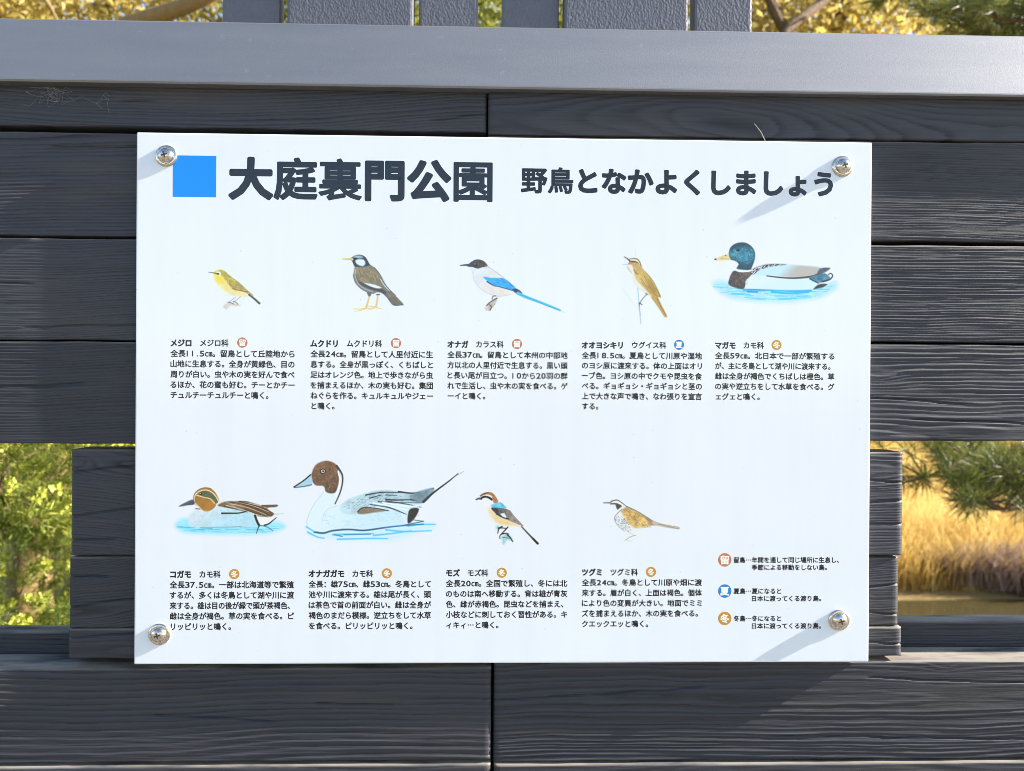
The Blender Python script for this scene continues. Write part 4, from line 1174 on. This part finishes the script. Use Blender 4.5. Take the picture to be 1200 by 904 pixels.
k.stroke([(335, 150), (345, 220), (320, 310)], 11, (246, 250, 252)); k.stroke([(325, 115), (362, 180), (352, 270), (315, 358)], 13, (50, 50, 56), 8)
k.ell(237, 150, 20, 17, (30, 26, 26)); k.ell(237, 150, 13, 11, (216, 214, 210)); k.ell(238, 150, 7, 6, (24, 22, 24))
k.poly([(52, 250), (110, 215), (158, 172), (166, 236), (110, 250), (60, 256)], (160, 206, 222), soft=4); k.stroke([(52, 250), (110, 212), (158, 172)], 9, (36, 34, 36)); k.stroke([(55, 254), (110, 248), (165, 236)], 6, (60, 70, 78))
k.build("long-tailed duck with brown head and white neck")

# shrike
k = Ink(545, 565, 11.3, 1130, 904, 8)
k.poly([(215, 245), (290, 240), (370, 260), (350, 330), (420, 440), (560, 500), (700, 560), (740, 595), (620, 580), (520, 570), (420, 545), (330, 460), (265, 350)], (246, 240, 232), (246, 214, 158), ((300, 300), (470, 490)), soft=14)
k.poly([(310, 350), (380, 420), (480, 480), (620, 540), (600, 575), (480, 550), (380, 480)], (240, 200, 128), soft=25, al=0.8, mot=0.12)
k.poly([(205, 190), (235, 155), (300, 132), (370, 150), (415, 205), (440, 265), (410, 285), (375, 270), (360, 210), (300, 175), (240, 180)], (150, 96, 54), (176, 112, 60), ((230, 170), (400, 240)), soft=6, mot=0.15); k.stroke([(205, 185), (240, 158), (310, 142)], 22, (70, 50, 38), 8, al=0.85)
k.stroke([(215, 205), (260, 180), (310, 172), (355, 195)], 11, (250, 248, 240))
k.stroke([(225, 208), (270, 196), (320, 210), (352, 232)], 28, (30, 26, 26), 32); k.ell(285, 200, 10, 8, (90, 84, 84))
k.stroke([(146, 234), (180, 220), (212, 222)], 18, (46, 46, 56), 32); k.ell(185, 230, 18, 7, (130, 140, 156))
k.poly([(345, 310), (390, 285), (470, 270), (520, 310), (545, 345), (460, 355), (360, 350)], (104, 180, 210), (90, 196, 230), ((360, 300), (500, 340)), soft=7, mot=0.25)
k.poly([(345, 345), (440, 345), (540, 355), (600, 390), (650, 460), (770, 585), (700, 560), (600, 520), (480, 470), (400, 415)], (58, 54, 58), (140, 128, 114), ((400, 380), (640, 470)), soft=6, mot=0.25)
k.hatch([(360, 350), (540, 360), (650, 470), (740, 570), (560, 500), (420, 420)], 70, 40, 0.8, 6, [(40, 38, 42), (176, 170, 160), (110, 100, 92)], 0.5, 0.3)
k.poly([(470, 425), (520, 415), (545, 470), (510, 468)], (224, 236, 244), soft=6); k.stroke([(410, 425), (500, 470), (580, 490)], 12, (40, 36, 38)); k.stroke([(590, 375), (660, 465), (770, 582)], 7, (80, 76, 78))
k.stroke([(750, 595), (850, 700), (960, 815)], 18, (66, 62, 62), 30); k.stroke([(900, 752), (962, 815)], 28, (34, 32, 34), 30)
k.poly([(400, 600), (430, 570), (470, 600), (430, 640)], (150, 200, 206), soft=12, al=0.7); k.poly([(490, 720), (580, 690), (640, 790), (560, 770), (510, 830), (490, 780)], (130, 186, 190), soft=14, al=0.8, mot=0.3)
for a in ([(490, 590), (450, 620), (432, 680)], [(565, 600), (520, 650), (465, 710), (462, 750)], [(440, 610), (500, 610), (540, 615)], [(490, 690), (540, 680), (575, 690)], [(560, 700), (600, 740), (630, 790)]): k.stroke(a, 20, (30, 32, 36), 14)
k.stroke([(500, 735), (590, 745)], 14, (40, 110, 120), al=0.8)
k.build("small bird with chestnut cap, black eye stripe and blue shoulder")

# thrush
k = Ink(695, 575, 10.9, 1200, 764, 9)
k.poly([(215, 160), (260, 125), (310, 120), (360, 150), (430, 205), (560, 270), (680, 340), (820, 420), (980, 450), (1105, 472), (1085, 498), (900, 470), (740, 450), (600, 520), (500, 545), (400, 520), (310, 440), (272, 355), (310, 295), (365, 240), (300, 200)], (238, 236, 230), soft=8)
k.poly([(365, 250), (440, 215), (560, 270), (690, 345), (760, 440), (640, 470), (540, 480), (450, 420), (380, 310)], (214, 164, 94), (222, 180, 100), ((400, 260), (600, 450)), soft=14, mot=0.25)
k.hatch([(370, 250), (560, 275), (740, 430), (560, 480), (420, 370)], 130, 34, 0.55, 6, [(150, 100, 54), (246, 222, 150), (120, 88, 60), (232, 176, 92)], 0.6, 0.5)
k.poly([(690, 345), (760, 390), (840, 440), (760, 446), (700, 420)], (160, 136, 112), soft=10, mot=0.2); k.stroke([(640, 330), (740, 400)], 14, (160, 92, 64), al=0.7)
k.stroke([(430, 205), (560, 265), (690, 345), (800, 412)], 16, (112, 100, 88), 10, al=0.9)
k.stroke([(780, 412), (900, 448), (1095, 482)], 46, (196, 178, 150), 30); k.stroke([(830, 428), (960, 462), (1085, 488)], 6, (130, 112, 90)); k.stroke([(860, 430), (1100, 468)], 5, (150, 140, 128))
k.hatch([(280, 350), (370, 310), (460, 440), (480, 530), (380, 500), (300, 420)], 90, 12, 1.0, 6, [(90, 96, 112), (150, 158, 170), (70, 74, 84)], 0.7, 0.8); k.stroke([(365, 245), (300, 305), (274, 360), (310, 440), (400, 520)], 12, (96, 96, 104), 6, al=0.8)
k.stroke([(230, 140), (300, 122), (350, 145), (430, 205)], 17, (92, 86, 84), 10); k.stroke([(220, 165), (300, 150), (370, 185)], 14, (250, 248, 244)); k.stroke([(225, 172), (290, 170), (350, 195)], 18, (80, 72, 66), 24); k.poly([(290, 180), (365, 200), (340, 225), (310, 245)], (70, 62, 56), soft=6)
k.stroke([(132, 158), (170, 158), (225, 158)], 14, (110, 108, 116), 22); k.stroke([(150, 168), (220, 168)], 6, (206, 196, 180)); k.stroke([(640, 470), (740, 466)], 7, (140, 146, 156))
k.stroke([(450, 530), (500, 560), (540, 575)], 9, (206, 176, 150), al=0.7); k.stroke([(545, 572), (470, 596), (410, 638)], 9, (150, 140, 120)); k.stroke([(420, 625), (470, 650), (500, 640)], 6, (206, 186, 150), al=0.7)
k.build("speckled brown bird with pale eyebrow and ochre flank")

# ------------------------------------------------------------------ four domed screws with flanged heads
def screw_at(px, py, proto=None, turn=0.0):
    cx, cz = sign_uv(px, py)
    if proto is not None:
        kids = list(proto.children)
        o = proto.copy(); COL.objects.link(o)
        o.location = proto.location + Vector((cx - proto["cx"], 0, cz - proto["cz"]))
        for ch in kids:
            c = ch.copy(); COL.objects.link(c); c.parent = o
        return o
    mb = MB()
    mb.lathe((cx, 0, cz), [(0.0088, 0.0022), (0.0092, 0.0027), (0.0091, 0.0035), (0.0084, 0.0052), (0.0068, 0.0068), (0.0045, 0.0078), (0.0022, 0.0082), (0.0003, 0.0083)], 48)
    o = put("screw", mb.mesh("screw", True), M_STEEL, board)
    mb = MB()
    mb.lathe((cx, 0, cz), [(0.0124, 0.0), (0.0126, 0.0006), (0.0124, 0.0013), (0.0117, 0.0019), (0.0105, 0.0023), (0.0090, 0.0024)], 48)
    put("washer", mb.mesh("washer", True), M_STEEL, o)
    mb = MB()
    for a in (0.3, 0.3 + math.pi / 2):
        ux, uz = math.cos(a), math.sin(a)
        L, w = 0.0036, 0.00085
        q = [(cx + ux * L * s - uz * w * t, -0.0083 - 0.00012 * (1 if a < 1 else 1.3), cz + uz * L * s + ux * w * t) for s, t in ((-1, -1), (1, -1), (1, 1), (-1, 1))]
        q += [(x, -0.0070, z) for x, y, z in q]
        mb.add(q, [(0, 1, 2, 3), (4, 7, 6, 5), (0, 4, 5, 1), (1, 5, 6, 2), (2, 6, 7, 3), (3, 7, 4, 0)])
    put("screw_slot", mb.mesh("screw_slot"), M_SLOT, o)
    o["cx"] = float(cx); o["cz"] = float(cz)
    return o


s0 = screw_at(195.2, 183.2)
for px, py in ((987.2, 195.3), (187.0, 743.4), (983.0, 726.8)):
    screw_at(px, py, s0)

mb = MB()
ends = [np.array([64.0, 104.0])]
for i in range(70):
    q0 = ends[RNG.integers(len(ends))]
    L = RNG.uniform(6, 20); a = RNG.uniform(0, 6.28)
    q1 = q0 + np.array([L * math.cos(a), L * 0.8 * math.sin(a)])
    if not (25 < q1[0] < 140 and 100 < q1[1] < 152): continue
    ends.append(q1)
    p0, p1 = at(q0[0], q0[1], YP - 0.0026), at(q1[0], q1[1], YP - 0.0026)
    mb.tube([p0, (p0 + p1) / 2 + np.array([RNG.normal(0, 0.0008), 0, -0.0006]), p1], [0.00008] * 3, 4)
tag(put("cobweb", mb.mesh("cobweb", True), M_WEB), "torn dusty cobweb strands on the planks left above the white board", "cobweb")

# ------------------------------------------------------------------ small things caught on the fence
mb = MB(); p0 = at(884, 145, YP - 0.006); p1 = at(897, 166, YP - 0.004)
mb.tube([p0, (p0 + p1) / 2 + np.array([0.0015, 0, 0.0005]), p1], [0.0004, 0.0006, 0.0006], 6)
tag(put("dry_pine_needle", mb.mesh("dry_pine_needle", True), M_STRAW), "pale dry pine needle stuck behind the top edge of the white board", "needle")
mb = MB(); p0 = at(1152, 106.6, YP - 0.008); p1 = at(1215, 113, YP - 0.006)
mb.tube([p0, (p0 + p1) / 2 + np.array([0, 0, 0.0012]), p1], [0.0005, 0.0007, 0.0007], 6)
tag(put("dry_pine_needle", mb.mesh("dry_pine_needle", True), M_STRAW), "straw coloured needle lying under the right end of the grey rail", "needle")
